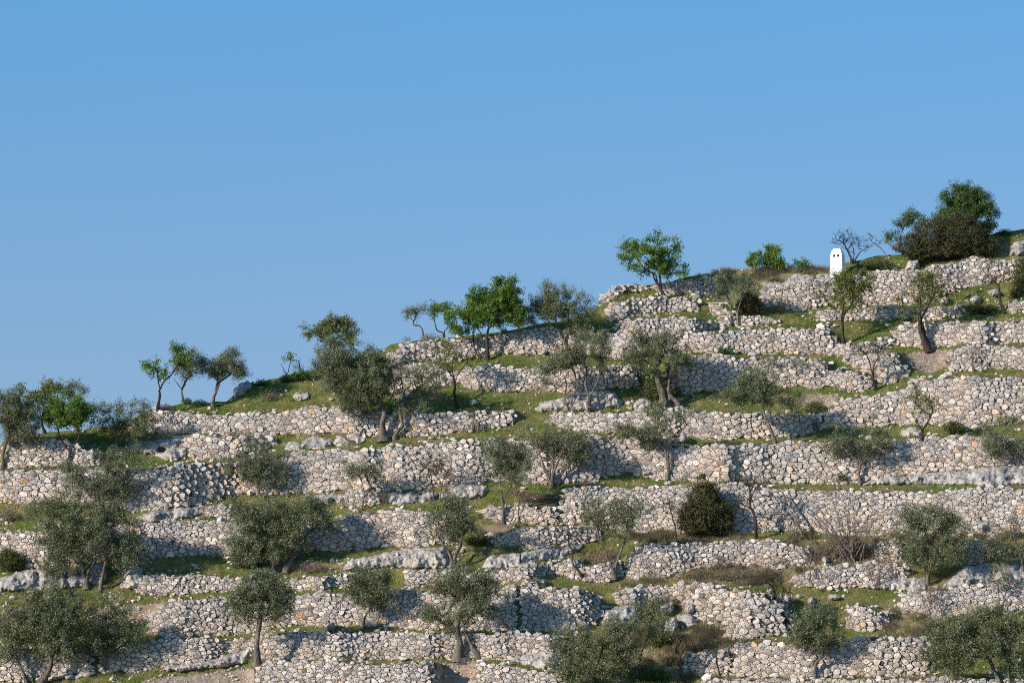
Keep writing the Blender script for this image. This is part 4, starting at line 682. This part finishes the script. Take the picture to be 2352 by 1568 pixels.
def tree(td, idx):
    kind, stems, blobs, rb, dens, label = td; rb = rb * .82; blobs = [(a, b, c * 1.14 + 2.5, d * 1.14 + 2) for a, b, c, d in blobs]; g = np.random.default_rng(3000 + idx)
    bx, by = stems[0][0]; D0 = float(Dat(bx, min(by, GY1 - 4))) - .12; m = D0 / F
    base = pt(bx, by, D0); bare = kind == 'bare'
    nodes = []; par = []; isT = []; plen = []
    Pstem = []
    def add(p, q, t, pl): nodes.append(np.array(p, float)); par.append(q); isT.append(t); plen.append(pl); return len(nodes) - 1
    ends = []
    for si, st in enumerate(stems):
        P2 = np.array(st, float); k = len(P2); tt = np.linspace(0, k - 1, (k - 1) * 4 + 1)
        # smooth curve through the points
        def cr(v):
            o = []
            for t in tt:
                i = min(int(t), k - 2); f = t - i; p0 = v[max(i - 1, 0)]; p1 = v[i]; p2 = v[i + 1]; p3 = v[min(i + 2, k - 1)]
                o.append(.5 * (2 * p1 + (p2 - p0) * f + (2 * p0 - 5 * p1 + 4 * p2 - p3) * f * f + (3 * p1 - p0 - 3 * p2 + p3) * f ** 3))
            return np.array(o)
        X, Y = cr(P2[:, 0]), cr(P2[:, 1]); h = (by - Y)
        dlean = (g.normal(0, .0014) * h - .0004 * h) + (si * g.uniform(-.25, .1) * np.linspace(0, 1, len(X)))
        W = pt(X, Y, D0 + dlean); W[:, 0] += g.normal(0, .010, len(X)); W[0, 2] -= (.10 if si == 0 else .45)
        q = -1 if si == 0 else 0; s0 = 0
        if si > 0 and nodes:
            A = np.array(nodes); dd = np.linalg.norm(A - W[0], axis=1); j = int(dd.argmin())
            if dd[j] < 12 * m and st[0] != stems[0][0] and dd[j] < .3:
                if Y[0] < by - 6: q = j; s0 = 1; W += (A[j] - W[0]) * np.linspace(1, 0, len(W))[:, None]
        for i in range(s0, len(W)):
            q = add(W[i], q, True, 0 if q <= 0 else plen[q] + float(np.linalg.norm(nodes[q] - W[i])))
        ends.append(q)
    nT = len(nodes); top = min(nodes[e][2] for e in ends); zb = base[2]
    tg = []
    for (cx, cy, rx, ry) in blobs:
        n = max(7, int(rx * ry * (.020 if not bare else .028) * (1 if bare else min(max(dens, .6), 1.4) ** .9 * 1.15)))
        v = unit(g.normal(0, 1, (n, 3))) * (g.random((n, 1)) ** .36) * 1.06
        x = cx + v[:, 0] * rx; y = cy + v[:, 2] * ry; kp = vnoise(x + v[:, 1] * rx, y, 200 + idx, 2, 24) > -.17; x, y, v = x[kp], y[kp], v[kp]; d = D0 - .12 + v[:, 1] * (rx + ry) * .5 * m * .85
        lim = np.where(y > skyf(x), Dat(x, np.minimum(y, GY1)) - .12, 1e9); d = np.minimum(d, lim)
        tg.append(pt(x, y, d))
    tg = np.concatenate(tg); A0 = np.array(nodes)
    o = np.argsort([np.linalg.norm(A0 - t, axis=1).min() for t in tg]); tg = tg[o]
    A = np.zeros((nT + len(tg) * 5 + 5, 3)); A[:nT] = A0; nn = nT
    PL = np.zeros(len(A)); PL[:nT] = plen; start = np.zeros(len(A)); hz = (A0[:, 2] - zb) / max(.2, top - zb); start[:nT] = np.where(hz < .62, 3.0, 0)
    tips = []
    for t in tg:
        v = t - A[:nn]; dist = np.linalg.norm(v, axis=1)
        cost = dist * (1 + .35 * (v[:, 2] < 0)) + .30 * PL[:nn] + start[:nn]
        j = int(cost.argmin()); L = dist[j]
        if L < .05: continue
        pj = par[j]; dirp = unit(A[j] - A[pj]) if pj >= 0 else np.array([0, 0, 1.]); dirp = unit(dirp + np.array([0, 0, .25]))
        k = 4; q = j; p0 = A[j].copy(); c1 = p0 + dirp * L * .38; off = g.normal(0, .055 * L, (k, 3)) if not bare else g.normal(0, .085 * L, (k, 3))
        for i in range(1, k + 1):
            f = i / k; p = (1 - f) ** 2 * p0 + 2 * f * (1 - f) * c1 + f * f * t + (off[i - 1] if i < k else 0)
            add(p, q, False, 0); A[nn] = p; PL[nn] = PL[q] + L / k; q = nn; nn += 1
        tips.append(q)
    N_ = len(nodes); A = A[:N_]; par_ = np.array(par)
    # twigs
    TW = []; TC = []; nt_ = (5 if not bare else 7); tl = .34 if not bare else .34
    cen = tg.mean(0)
    for q in tips:
        p = A[q]; dirp = unit(p - A[par_[q]])
        for _ in range(nt_):
            st = p if g.random() < .6 else A[par_[q]]
            dv = unit(dirp * .6 + g.normal(0, .75, 3) + np.array([0, 0, .35])) ; l = tl * g.uniform(.5, 1.25)
            b = unit(dv + g.normal(0, .4, 3))
            e = st + dv * l * .5 + b * l * .5
            TW.append(np.array([st, st + dv * l * .5, e])); TC.append(e); 
            if not bare: TC.append(st + dv * l * .45)
    # radii by the pipe rule
    w_ = np.zeros(N_); ch = np.zeros(N_, int)
    for i in range(N_ - 1, -1, -1):
        if ch[i] == 0: w_[i] = 1.0
        if par_[i] >= 0: w_[par_[i]] += w_[i]; ch[par_[i]] += 1
    roots = [i for i in range(N_) if par_[i] < 0]; wr = max(w_[i] for i in roots)
    Rb = rb * m; r = np.maximum(.0075, Rb * (w_ / wr) ** .60)
    hh = np.clip((A[:, 2] - zb) / max(.2, top - zb), 0, 1)
    isT_ = np.array(isT); 
    r = np.where(isT_, np.maximum(r * .8, Rb * (.95 - .70 * hh) * np.where(np.arange(N_) < (len(stems[0]) - 1) * 4 + 1, 1, .62)), r)
    fl = {10 * .82: 1.9, 8 * .82: 1.5, 9 * .82: 1.3}.get(rb, .9 if rb > 5 else .5)
    flare = np.exp(-(A[:, 2] - zb) / (.10 + Rb * (2.0 if fl > 1 else 1.1))); r = np.where(isT_, r * (1 + fl * np.clip(flare, 0, 1.1)), r)
    root = tag(empty({'olive': 'olive_tree', 'bare': 'bare_tree', 'green': 'almond_tree', 'yellow': 'almond_tree', 'dark': 'evergreen_tree'}[kind], base), label, 'tree', 'trees growing on the terraces')
    chains = []; i = 0                                      # trunk chains
    for si in range(len(ends)):
        ch_ = []; q = ends[si]
        while q >= 0: ch_.append(q); q = par_[q]
        chains.append(ch_[::-1])
    tp = [A[c] for c in chains]; tr = [r[c] for c in chains]
    mb = M_BARK if kind in ('olive', 'dark') else M_DARK
    if kind == 'bare' and rb < 1.6: mb = M_TWIG
    V, Q = tubes(tp, tr, 10 if rb > 2 else 6)
    mesh_np('trunk', V, [Q], mb, root, None, True, base)
    bp = []; br = []
    for i in range(nT, N_, 4):
        c = [par_[i], i, i + 1, i + 2, i + 3]; c = [k for k in c if k < N_]
        if len(c) == 5:
            rr_ = r[c].copy(); rr_[0] = min(rr_[0], rr_[1] * 1.1); bp.append(A[c]); br.append(rr_)
    tr3 = .0042 if not bare else .0075
    V1, Q1 = tubes(bp, br, 5); V2, Q2 = tubes(TW, [np.array([tr3, tr3 * .8, tr3 * .4])] * len(TW), 3)
    mesh_np('branches', np.concatenate([V1, V2]), [Q1, Q2 + len(V1)], mb, root, None, True, base)
    if dens > 0:
        C = np.array(TC); L = LEAF[kind]
        if dens < .5: C = C[g.random(len(C)) < dens * 1.6 + .05]; per = max(3, int(L[3] * .55))
        else: per = int(L[3] * (.45 + .55 * min(dens, 1.7)) * .68)
        Vl, cl, Pl = leaves(C, kind, g, L[2] * .74, per, .5 if kind == 'olive' else .2)
        finish_leaves('crown', Vl, cl, Pl, MATS[L[5]], root, base)
for i, td in enumerate(TREES): tree(td, i)
def bush(bd, idx):
    kind, blobs, dens, label = bd; g = np.random.default_rng(6000 + idx)
    bx = np.mean([b[0] for b in blobs]); by = max(b[1] + b[3] for b in blobs)
    big = kind == 'brown' and max(b[2] for b in blobs) > 40
    yq = max(by, float(skyf(bx)) + 3); D0 = float(Dat(bx, min(yq, GY1 - 4))) - (.05 if not big else .3); m = D0 / F
    base = pt(bx, by, D0); C = []; W = []
    root = tag(empty({'dry': 'dry_bush', 'bright': 'green_bush'}.get(kind, 'evergreen_bush'), base), label, 'bush', 'bushes and brambles on the slope')
    for (cx, cy, rx, ry) in blobs:
        n = int(rx * ry * (.42 if kind != 'dry' else .34) * dens) + 12
        v = unit(g.normal(0, 1, (n, 3))) * (g.random((n, 1)) ** (.30 if kind != 'dry' else .5))
        v *= (1 + .30 * vnoise(v[:, 0] * 40 + cx, v[:, 2] * 40 + cy, idx, 3, 15) + np.where(g.random(n) < .04, .22, 0))[:, None]
        x = cx + v[:, 0] * rx; y = cy + v[:, 2] * ry; d = D0 + v[:, 1] * (rx + ry) * .5 * m * .8
        lim = np.where(y > skyf(x), Dat(x, np.minimum(y, GY1)) - .05, 1e9); d = np.minimum(d, lim)
        P = pt(x, y, d); C.append(P)
        ns = int(5 + rx * ry * (.012 if kind != 'dry' else .07))
        for j in g.integers(0, n, ns):
            b = base + np.array([(cx - bx) * m * .6 + g.normal(0, rx * m * .25), g.normal(0, .08), -.03 + .0 * ry]); e = P[j] + np.array([0, 0, .03])
            b = pt(*[float(q) for q in px(b)], D0) if False else b
            yb = (cy + ry) if kind == 'dry' else by; bb = pt(cx + g.normal(0, rx * .4), yb, D0 + g.normal(0, .08))
            mid = (bb + e) / 2 + g.normal(0, .08, 3) + np.array([0, 0, .05]); W.append(np.array([bb, mid, e]))
    V, Q = tubes(W, [np.array([.014, .009, .004])] * len(W), 4)
    mesh_np('stems', V, [Q], M_TWIG if kind == 'dry' else M_DARK, root, None, True, base)
    C = np.concatenate(C); L = LEAF[kind]
    Vl, cl, Pl = leaves(C, kind, g, .055 if kind != 'dry' else .09, 9 if kind != 'dry' else 7, .6 if kind == 'dry' else .2)
    finish_leaves('foliage', Vl, cl, Pl, MATS[L[5]], root, base)
for i, bd in enumerate(BUSHES): bush(bd, i)
# ---------------------------------------------------------------- leafless thicket: many stems fanning from the ground
def thicket(bx, by, spread, tips, label, seed, r0=.022, n=34):
    g = np.random.default_rng(seed); D0 = float(Dat(bx, by)) - .25; m = D0 / F; base = pt(bx, by, D0)
    root = tag(empty('leafless_thicket', base), label, 'bush', 'bushes and brambles on the slope'); P3 = []; R3 = []; T3 = []; TR = []
    for i in range(n):
        tx, ty = tips[g.integers(0, len(tips))]; tx += g.normal(0, 14); ty += g.normal(0, 14)
        x0 = bx + g.normal(0, spread); e = pt(tx, ty, D0 + g.normal(0, .3)); b = pt(x0, by + g.normal(0, 4), D0 + g.normal(0, .15)); up = (b + e) / 2 + np.array([(x0 - bx) * m * -.15, 0, .12])
        f = np.linspace(0, 1, 9)[:, None]; P = (1 - f) ** 2 * b + 2 * f * (1 - f) * up + f * f * e; P[1:] += np.cumsum(g.normal(0, .012, (8, 3)), 0)
        rr = r0 * g.uniform(.5, 1.1); P3.append(P); R3.append(np.linspace(rr, .006, 9))
        for j in range(3, 9):
            for _ in range(3):
                dv = unit((P[j] - P[j - 1]) * 6 + g.normal(0, .55, 3)); l = g.uniform(.15, .5) * (1.1 - j / 14)
                a = P[j] + dv * l * .5; T3.append(np.array([P[j], a, a + unit(dv + g.normal(0, .35, 3)) * l * .5])); TR.append(np.array([.0075, .006, .003]))
    V1, Q1 = tubes(P3, R3, 5); V2, Q2 = tubes(T3, TR, 3)
    mesh_np('stems', np.concatenate([V1, V2]), [Q1, Q2 + len(V1)], M_TWIG, root, None, True, base)
thicket(1950, 1290, 26, [(1850,1160),(1870,1130),(1900,1140),(1925,1120),(1950,1160),(1970,1170),(1995,1180),(2020,1200),(1880,1190),(1960,1130)], 'tall fan-shaped leafless thicket below the wooden ladder wall, right', 11, n=40)
thicket(1868, 1325, 8, [(1840,1240),(1855,1250),(1870,1255),(1835,1270)], 'thin bare upright shoots left of the leafless thicket', 12, .014, 12)
thicket(2012, 1352, 5, [(2000,1300),(2015,1290),(2030,1300)], 'bare reddish shoots in front of the slumped wall', 13, .016, 10)
thicket(2140, 1415, 10, [(2130,1345),(2150,1340),(2160,1350),(2140,1360)], 'thin bare shoots in front of the lower right wall', 14, .012, 10)
# ---------------------------------------------------------------- white chimney
def M_simple(name, col, rough=.8, nz=None):
    m, t, b = newmat(name, rough, .3); v = objco(t)
    r1 = ramp(t, noise(t, v, 5, 6, .7), [(.3, tuple(c * .82 for c in col)), (.6, col)])
    r2 = ramp(t, noise(t, v, 18, 4, .7), [(.62, (0, 0, 0)), (.74, (.35, .35, .35))])
    c = mixc(t, r2.outputs[0], r1.outputs[0], tuple(c * .6 for c in col)); t.links.new(c, b.inputs['Base Color'])
    bump(t, b, noise(t, v, 9, 6, .7), .5, .03); return m
M_WHITE = M_simple('limewash', (.83, .83, .82)); M_HOLE = M_simple('hole_black', (.02, .018, .016)); M_WOOD = M_simple('weathered_wood', (.15, .125, .10)); M_CAP = M_simple('lime_cap', (.80, .77, .70))
def chimney():
    bx, by = 1924.5, 640; D0 = float(Dat(1925, 634)) - .12; m = D0 / F
    base = pt(bx, by, D0); root = tag(empty('chimney', base), 'tapering white limewashed chimney with small square smoke holes on the ridge', 'chimney')
    yaw = R(-22); ca, sa = math.cos(yaw), math.sin(yaw)
    H1 = (by - 584) * m; H2 = (by - 570.5) * m; W0, W1, W2 = 15.5 * m, 13.3 * m, 7.8 * m   # half widths: foot, shoulder, top
    V = []; Fq = []; Fs = []; C = []
    def P(x, y, z): return (x * ca - y * sa, x * sa + y * ca, z)
    def hw(z): return W0 + (W1 - W0) * z / H1
    us = [-1, -.54, -.16, .16, .54, 1.0]; zz = [-.12, 0, H1 * .45, H1 - 7.0 * m, H1 - .8 * m, H1]
    g = np.random.default_rng(4); hole = []
    for s in range(4):
        a = s * math.pi / 2; cs, sn = round(math.cos(a)), round(math.sin(a)); grid = []
        for k, z in enumerate(zz):
            row = []
            for u in us:
                h = hw(z); x, y = u * h, -h
                jig = .006 * math.sin(37 * z + 11 * u + s); x2, y2 = x * cs - (y + (jig if abs(u) < 1 else 0)) * sn, x * sn + (y + (jig if abs(u) < 1 else 0)) * cs
                V.append(P(x2, y2, z)); row.append(len(V) - 1)
            grid.append(row)
        for k in range(len(zz) - 1):
            for i in range(len(us) - 1):
                q = [grid[k][i], grid[k][i + 1], grid[k + 1][i + 1], grid[k + 1][i]]
                if k == 3 and i in (1, 3): hole.append((s, q))
                else: Fq.append(q)
    nV = len(V)
    for s, q in hole:                       # reveals going in
        a = s * math.pi / 2; cs, sn = math.cos(a), math.sin(a); dx, dy = -.16 * sn * 1, .16 * cs
        inn = []
        for i in q:
            x, y, z = V[i]; vx, vy = (dx * ca - dy * sa), (dx * sa + dy * ca); V.append((x + vx, y + vy, z)); inn.append(len(V) - 1)
        for i in range(4): Fq.append([q[i], q[(i + 1) % 4], inn[(i + 1) % 4], inn[i]])
        Fs.append([V[k] for k in inn])
    mesh_np('shaft', np.array(V) + base, [np.array(Fq)], M_WHITE, root, None, False, base)
    for pane in Fs: mesh_np('smoke_hole', np.array(pane) + base, [np.array([[0, 1, 2, 3]])], M_HOLE, root, None, False, base)  # near-black pane closes the back of each hole
    # sloping cap, slightly lumpy
    rows = []
    for f, wdt in ((0, W1 * 1.0), (.5, (W1 * .58 + W2 * .42)), (1.0, W2)):
        z = H1 + (H2 - H1) * f + .001; r_ = []
        for s in range(4):
            for u in (-1, -.33, .33):
                a = s * math.pi / 2; cs, sn = math.cos(a), math.sin(a); h = wdt; x, y = u * h, -h
                j = g.normal(0, .008, 3) if f > 0 else np.zeros(3)
                q = P(x * cs - y * sn, x * sn + y * cs, z); r_.append((q[0] + j[0], q[1] + j[1], q[2] + j[2]))
        rows.append(r_)
    Vc = [v for r_ in rows for v in r_]; Q = []
    for k in range(2):
        for i in range(12): Q.append([k * 12 + i, k * 12 + (i + 1) % 12, (k + 1) * 12 + (i + 1) % 12, (k + 1) * 12 + i])
    Vc.append((0, 0, H2 + .03)); T = [[24 + i, 24 + (i + 1) % 12, 36] for i in range(12)]
    mesh_np('cap', np.array(Vc) + base, [np.array(Q), np.array(T)], M_CAP, root, None, False, base)
chimney()
# ---------------------------------------------------------------- ladder, planks, stick bundle
def bar(a, b, w, t):
    a = np.array(a); b = np.array(b); d = unit(b - a); s = unit(np.cross(d, np.array([0, 1, .001]))); n = np.cross(d, s)
    return np.array([p + s * w * i + n * t * j for p in (a, b) for i, j in ((-1, -1), (1, -1), (1, 1), (-1, 1))]), np.array([[0, 1, 2, 3], [7, 6, 5, 4], [0, 4, 5, 1], [1, 5, 6, 2], [2, 6, 7, 3], [3, 7, 4, 0]])
def barobj(name, a, b, w, t, mat, parent=None, loc=None):
    V, Q = bar(a, b, w, t); return mesh_np(name, V, [Q], mat, parent, None, False, loc)
def ladder():
    Dg = float(Dat(1830, 1230)) - .45; base = pt(1830, 1228, Dg); root = tag(empty('ladder', base), 'weathered wooden ladder with one long rail leaning on the long rough wall', 'ladder')
    Dt = float(Dat(1800, 1150)) - .30
    A0, A1 = pt(1821, 1226, Dg), pt(1797, 1166, Dt + .05); B0, B1 = pt(1843, 1232, Dg - .1), pt(1797, 1131, Dt)
    barobj('rail', A0, A1, .022, .03, M_WOOD, root, base); barobj('rail', B0, B1, .022, .03, M_WOOD, root, base)
    for f in (.12, .30, .48, .66, .82):
        a = A0 + (A1 - A0) * f; z = a[2] + .01; fb = (z - B0[2]) / (B1[2] - B0[2]); b = B0 + (B1 - B0) * fb; barobj('rung', a - .04 * unit(b - a), b + .04 * unit(b - a), .017, .02, M_WOOD, root, base)
ladder()
d = float(Dat(1660, 808)); o = barobj('plank', pt(1659, 803, d - .30), pt(1668, 790, float(Dat(1668, 795)) - .22), .055, .015, M_WHITE, None, pt(1659, 803, d - .3)); tag(o, 'short white plank leaning on the wall above the green leafy bush', 'plank', 'pale boards left on the slope')
d = float(Dat(1630, 698)); o = barobj('plank', pt(1600, 697, d - .25), pt(1672, 695.5, d - .22), .012, .03, M_WHITE, None, pt(1600, 697, d - .25)); tag(o, 'long thin white board lying on the grass left of the round dark bush', 'plank', 'pale boards left on the slope')
def sticks():
    g = np.random.default_rng(8); D0 = float(Dat(1097, 985)) - .25; base = pt(1097, 990, D0); root = tag(empty('stick_bundle', base), 'bundle of sticks propped against the wall right of the low spreading olive', 'sticks')
    post = barobj('post', pt(1097, 991, D0), pt(1097, 966, D0 + .05), .035, .03, M_WOOD, root, base); W = []
    for i in range(16):
        x0 = 1080 + i * 2.1; a = pt(x0, 990 + g.normal(0, 1.5), D0 + g.normal(0, .04)); b = pt(x0 + g.normal(0, 7), 968 + g.normal(0, 4), D0 + .14); W.append(np.array([a, (a + b) / 2 + g.normal(0, .01, 3), b]))
    V, Q = tubes(W, [np.array([.016, .013, .009])] * len(W), 5); mesh_np('sticks', V, [Q], M_BARK, root, None, True, base)
sticks()
# ---------------------------------------------------------------- grass and scattered stones
def scatter_xy(n, g, weight=None, labs=(0,)):
    x = g.uniform(-70, 2430, n * 4); y = g.uniform(0, 1, n * 4); sk = skyf(x); y = sk + 1.0 + y * (1640 - sk)
    ok = np.isin(labat(x, y), labs)
    if weight is not None: ok &= g.random(len(x)) < weight(x, y)
    x, y = x[ok][:n], y[ok][:n]; return x, y
def near_wall(x, y, d=7): return (labat(x, y - d) == 1) | (labat(x, y + d) == 1)
def grass():
    g = np.random.default_rng(77)
    wgt = lambda x, y: np.clip(.55 + vnoise(x, y * 2, 61, 3, 22) * .9, .06, 1)
    x, y = scatter_xy(330000, g, wgt); c, dm = ground_col(x, y, np.zeros(len(x)))
    bare = np.zeros(len(x), bool)
    for poly, _ in BARE[:7]: bare |= inpoly(poly, x, y)
    keep = ~(bare & (g.random(len(x)) < .92)); x, y, c, dm = x[keep], y[keep], c[keep], dm[keep]
    P = pt(x, y, Dat(x, y)); n = len(P)
    ridge = y < skyf(x) + 6; tall = np.clip(vnoise(x, y * 2, 66, 2, 12), 0, 1)
    h = g.uniform(.035, .10, n) * (1 + 1.1 * dm + 1.2 * tall); h *= np.where(ridge & (x > 1580) & (x < 1910), 2.0, np.where(ridge, .5, 1))
    L = unit(np.stack([g.normal(0, .38, n), g.normal(0, .38, n), np.ones(n)], -1)); s = unit(np.stack([g.normal(0, 1, n), g.normal(0, .4, n), np.zeros(n)], -1)) * (g.uniform(.006, .013, n))[:, None]
    bend = np.stack([g.normal(0, .3, n), g.normal(0, .3, n), np.zeros(n)], -1)
    V = np.stack([P - s - [0, 0, .02], P + s - [0, 0, .02], P + (L + bend * .6) * h[:, None]], 1)
    straw = (g.random(n) < .10 + .35 * dm)[:, None]; cc = np.where(straw, np.array([.40, .33, .17]), c * 1.45 + np.array([.0, .012, 0])); cc = cc * g.uniform(.7, 1.35, (n, 1))
    o = mesh_np('grass', V.reshape(-1, 3), [np.arange(n * 3).reshape(n, 3)], M_GRASS, None, np.repeat(cc, 3, 0)); tag(o, kind='stuff')
    o['label'] = 'short green and straw-coloured grass on the terrace banks'; o['category'] = 'grass'
def tufts():
    """dry and green weeds along wall feet and wall tops"""
    g = np.random.default_rng(78); wgt = lambda x, y: np.where(near_wall(x, y, 5), .9, .10) * np.clip(.4 + vnoise(x, y * 2, 63, 3, 30) * 1.3, 0, 1)
    x, y = scatter_xy(5200, g, wgt); xw, yw = scatter_xy(500, g, None, (1,)); x = np.append(x, xw); y = np.append(y, yw); c, dm = ground_col(x, y, np.zeros(len(x))); P = pt(x, y, Dat(x, y) - .03); k = 26; n = len(P) * k
    B = np.repeat(P, k, 0) + g.normal(0, 1, (n, 3)) * np.array([.06, .05, .0]); hh = np.repeat(g.uniform(.10, .24, len(P)) * np.where(g.random(len(P)) < .2, 1.7, 1), k) * g.uniform(.5, 1.1, n)
    L = np.stack([g.normal(0, .42, n), g.normal(0, .42, n), np.ones(n)], -1); s = unit(np.stack([g.normal(0, 1, n), g.normal(0, .4, n), np.zeros(n)], -1)) * .008
    V = np.stack([B - s - [0, 0, .03], B + s - [0, 0, .03], B + L * hh[:, None]], 1)
    pal = np.array([(.16, .17, .06), (.25, .21, .11), (.10, .13, .035), (.20, .15, .10), (.08, .10, .03)]); pk = pal[g.integers(0, 5, len(P))] * .6 + c * .4
    cc = np.repeat(pk, k, 0) * g.uniform(.75, 1.3, (n, 1))
    o = mesh_np('weeds', V.reshape(-1, 3), [np.arange(n * 3).reshape(n, 3)], M_GRASS, None, np.repeat(cc, 3, 0)); tag(o, kind='stuff')
    o['label'] = 'tufts of weeds along the feet and tops of the walls'; o['category'] = 'weeds'
def rubble():
    g = np.random.default_rng(79)
    nz = lambda x, y: np.clip(vnoise(x, y * 2, 64, 4, 34) * 1.5 - .25, 0, 1)
    def wgt(x, y):
        b = np.zeros(np.shape(x))
        for poly, _ in BARE[:6]: b = np.maximum(b, inpoly(poly, x, y) * .8)
        return np.clip(nz(x, y) + .05 + .30 * near_wall(x, y, 5) + b, 0, 1)
    x, y = scatter_xy(12000, g, wgt)
    n = len(x); s = np.exp(g.normal(math.log(.048), .5, n)); s = np.clip(s, .025, .20); s *= np.where(near_wall(x, y, 5), 1.35, 1)
    for poly, _ in BARE:
        i = inpoly(poly, x, y); s[i] *= .6
    P = pt(x, y, Dat(x, y) - .02)
    t = (1 + 5 ** .5) / 2; ico = unit(np.array([(-1, t, 0), (1, t, 0), (-1, -t, 0), (1, -t, 0), (0, -1, t), (0, 1, t), (0, -1, -t), (0, 1, -t), (t, 0, -1), (t, 0, 1), (-t, 0, -1), (-t, 0, 1)], float))
    fi = np.array([(0, 11, 5), (0, 5, 1), (0, 1, 7), (0, 7, 10), (0, 10, 11), (1, 5, 9), (5, 11, 4), (11, 10, 2), (10, 7, 6), (7, 1, 8), (3, 9, 4), (3, 4, 2), (3, 2, 6), (3, 6, 8), (3, 8, 9), (4, 9, 5), (2, 4, 11), (6, 2, 10), (8, 6, 7), (9, 8, 1)])
    V = ico[None] * (1 + g.normal(0, .16, (n, 12, 1))); V = V * np.stack([g.uniform(.8, 1.4, n), g.uniform(.7, 1.1, n), g.uniform(.5, .85, n)], -1)[:, None, :]
    a = g.uniform(0, 6.28, n); ca_, sa_ = np.cos(a)[:, None], np.sin(a)[:, None]; X, Y = V[..., 0] * ca_ - V[..., 1] * sa_, V[..., 0] * sa_ + V[..., 1] * ca_; V = np.stack([X, Y, V[..., 2]], -1)
    V = V * s[:, None, None] + (P + np.stack([0 * s, 0 * s, s * .25], -1))[:, None, :]
    c = stone_colors(n, g, .1)
    o = mesh_np('rubble', V.reshape(-1, 3), [(fi[None] + (np.arange(n) * 12)[:, None, None]).reshape(-1, 3)], M_STONE, None, np.repeat(c, 12, 0)); tag(o, kind='stuff')
    o['label'] = 'loose limestone rubble strewn over the banks'; o['category'] = 'rubble'
def scrub():
    """brown waist-high scrub where the terraces have run wild"""
    g = np.random.default_rng(81)
    def wgt(x, y):
        b = np.zeros(np.shape(x))
        for (a, t, c, d) in DRY: b = np.maximum(b, (x > a) & (x < c) & (y > t) & (y < d))
        return b * np.clip(.2 + vnoise(x, y * 2, 68, 3, 26) * 1.6, 0, 1)
    x, y = g.uniform(1400, 2352, 60000), g.uniform(600, 1560, 60000); ok = (y > skyf(x) + 1) & (g.random(len(x)) < wgt(x, y)) & ((labat(x, y) == 0) | (g.random(len(x)) < .12)); x, y = x[ok][:1500], y[ok][:1500]
    P = pt(x, y, Dat(x, y) - .04); k = 34; n = len(P) * k; B = np.repeat(P, k, 0) + g.normal(0, 1, (n, 3)) * np.array([.09, .06, 0])
    hh = np.repeat(g.uniform(.12, .38, len(P)), k) * g.uniform(.4, 1.1, n); L = np.stack([g.normal(0, .55, n), g.normal(0, .5, n), np.ones(n)], -1); s = unit(np.stack([g.normal(0, 1, n), g.normal(0, .4, n), np.zeros(n)], -1)) * .006
    T = B + L * hh[:, None]; V = np.stack([B - s - [0, 0, .03], B + s - [0, 0, .03], T + s * .5, T - s * .5], 1)
    pal = np.array([(.22, .17, .11), (.15, .11, .08), (.11, .12, .045), (.30, .25, .15), (.10, .08, .06)]); cc = np.repeat(pal[g.integers(0, 5, len(P))], k, 0) * g.uniform(.7, 1.3, (n, 1))
    o = mesh_np('scrub', V.reshape(-1, 3), [np.arange(n * 4).reshape(n, 4)], M_GRASS, None, np.repeat(cc, 4, 0)); tag(o, kind='stuff')
    o['label'] = 'brown dry scrub on the wilder terraces at the right'; o['category'] = 'scrub'
grass(); tufts(); rubble(); scrub()
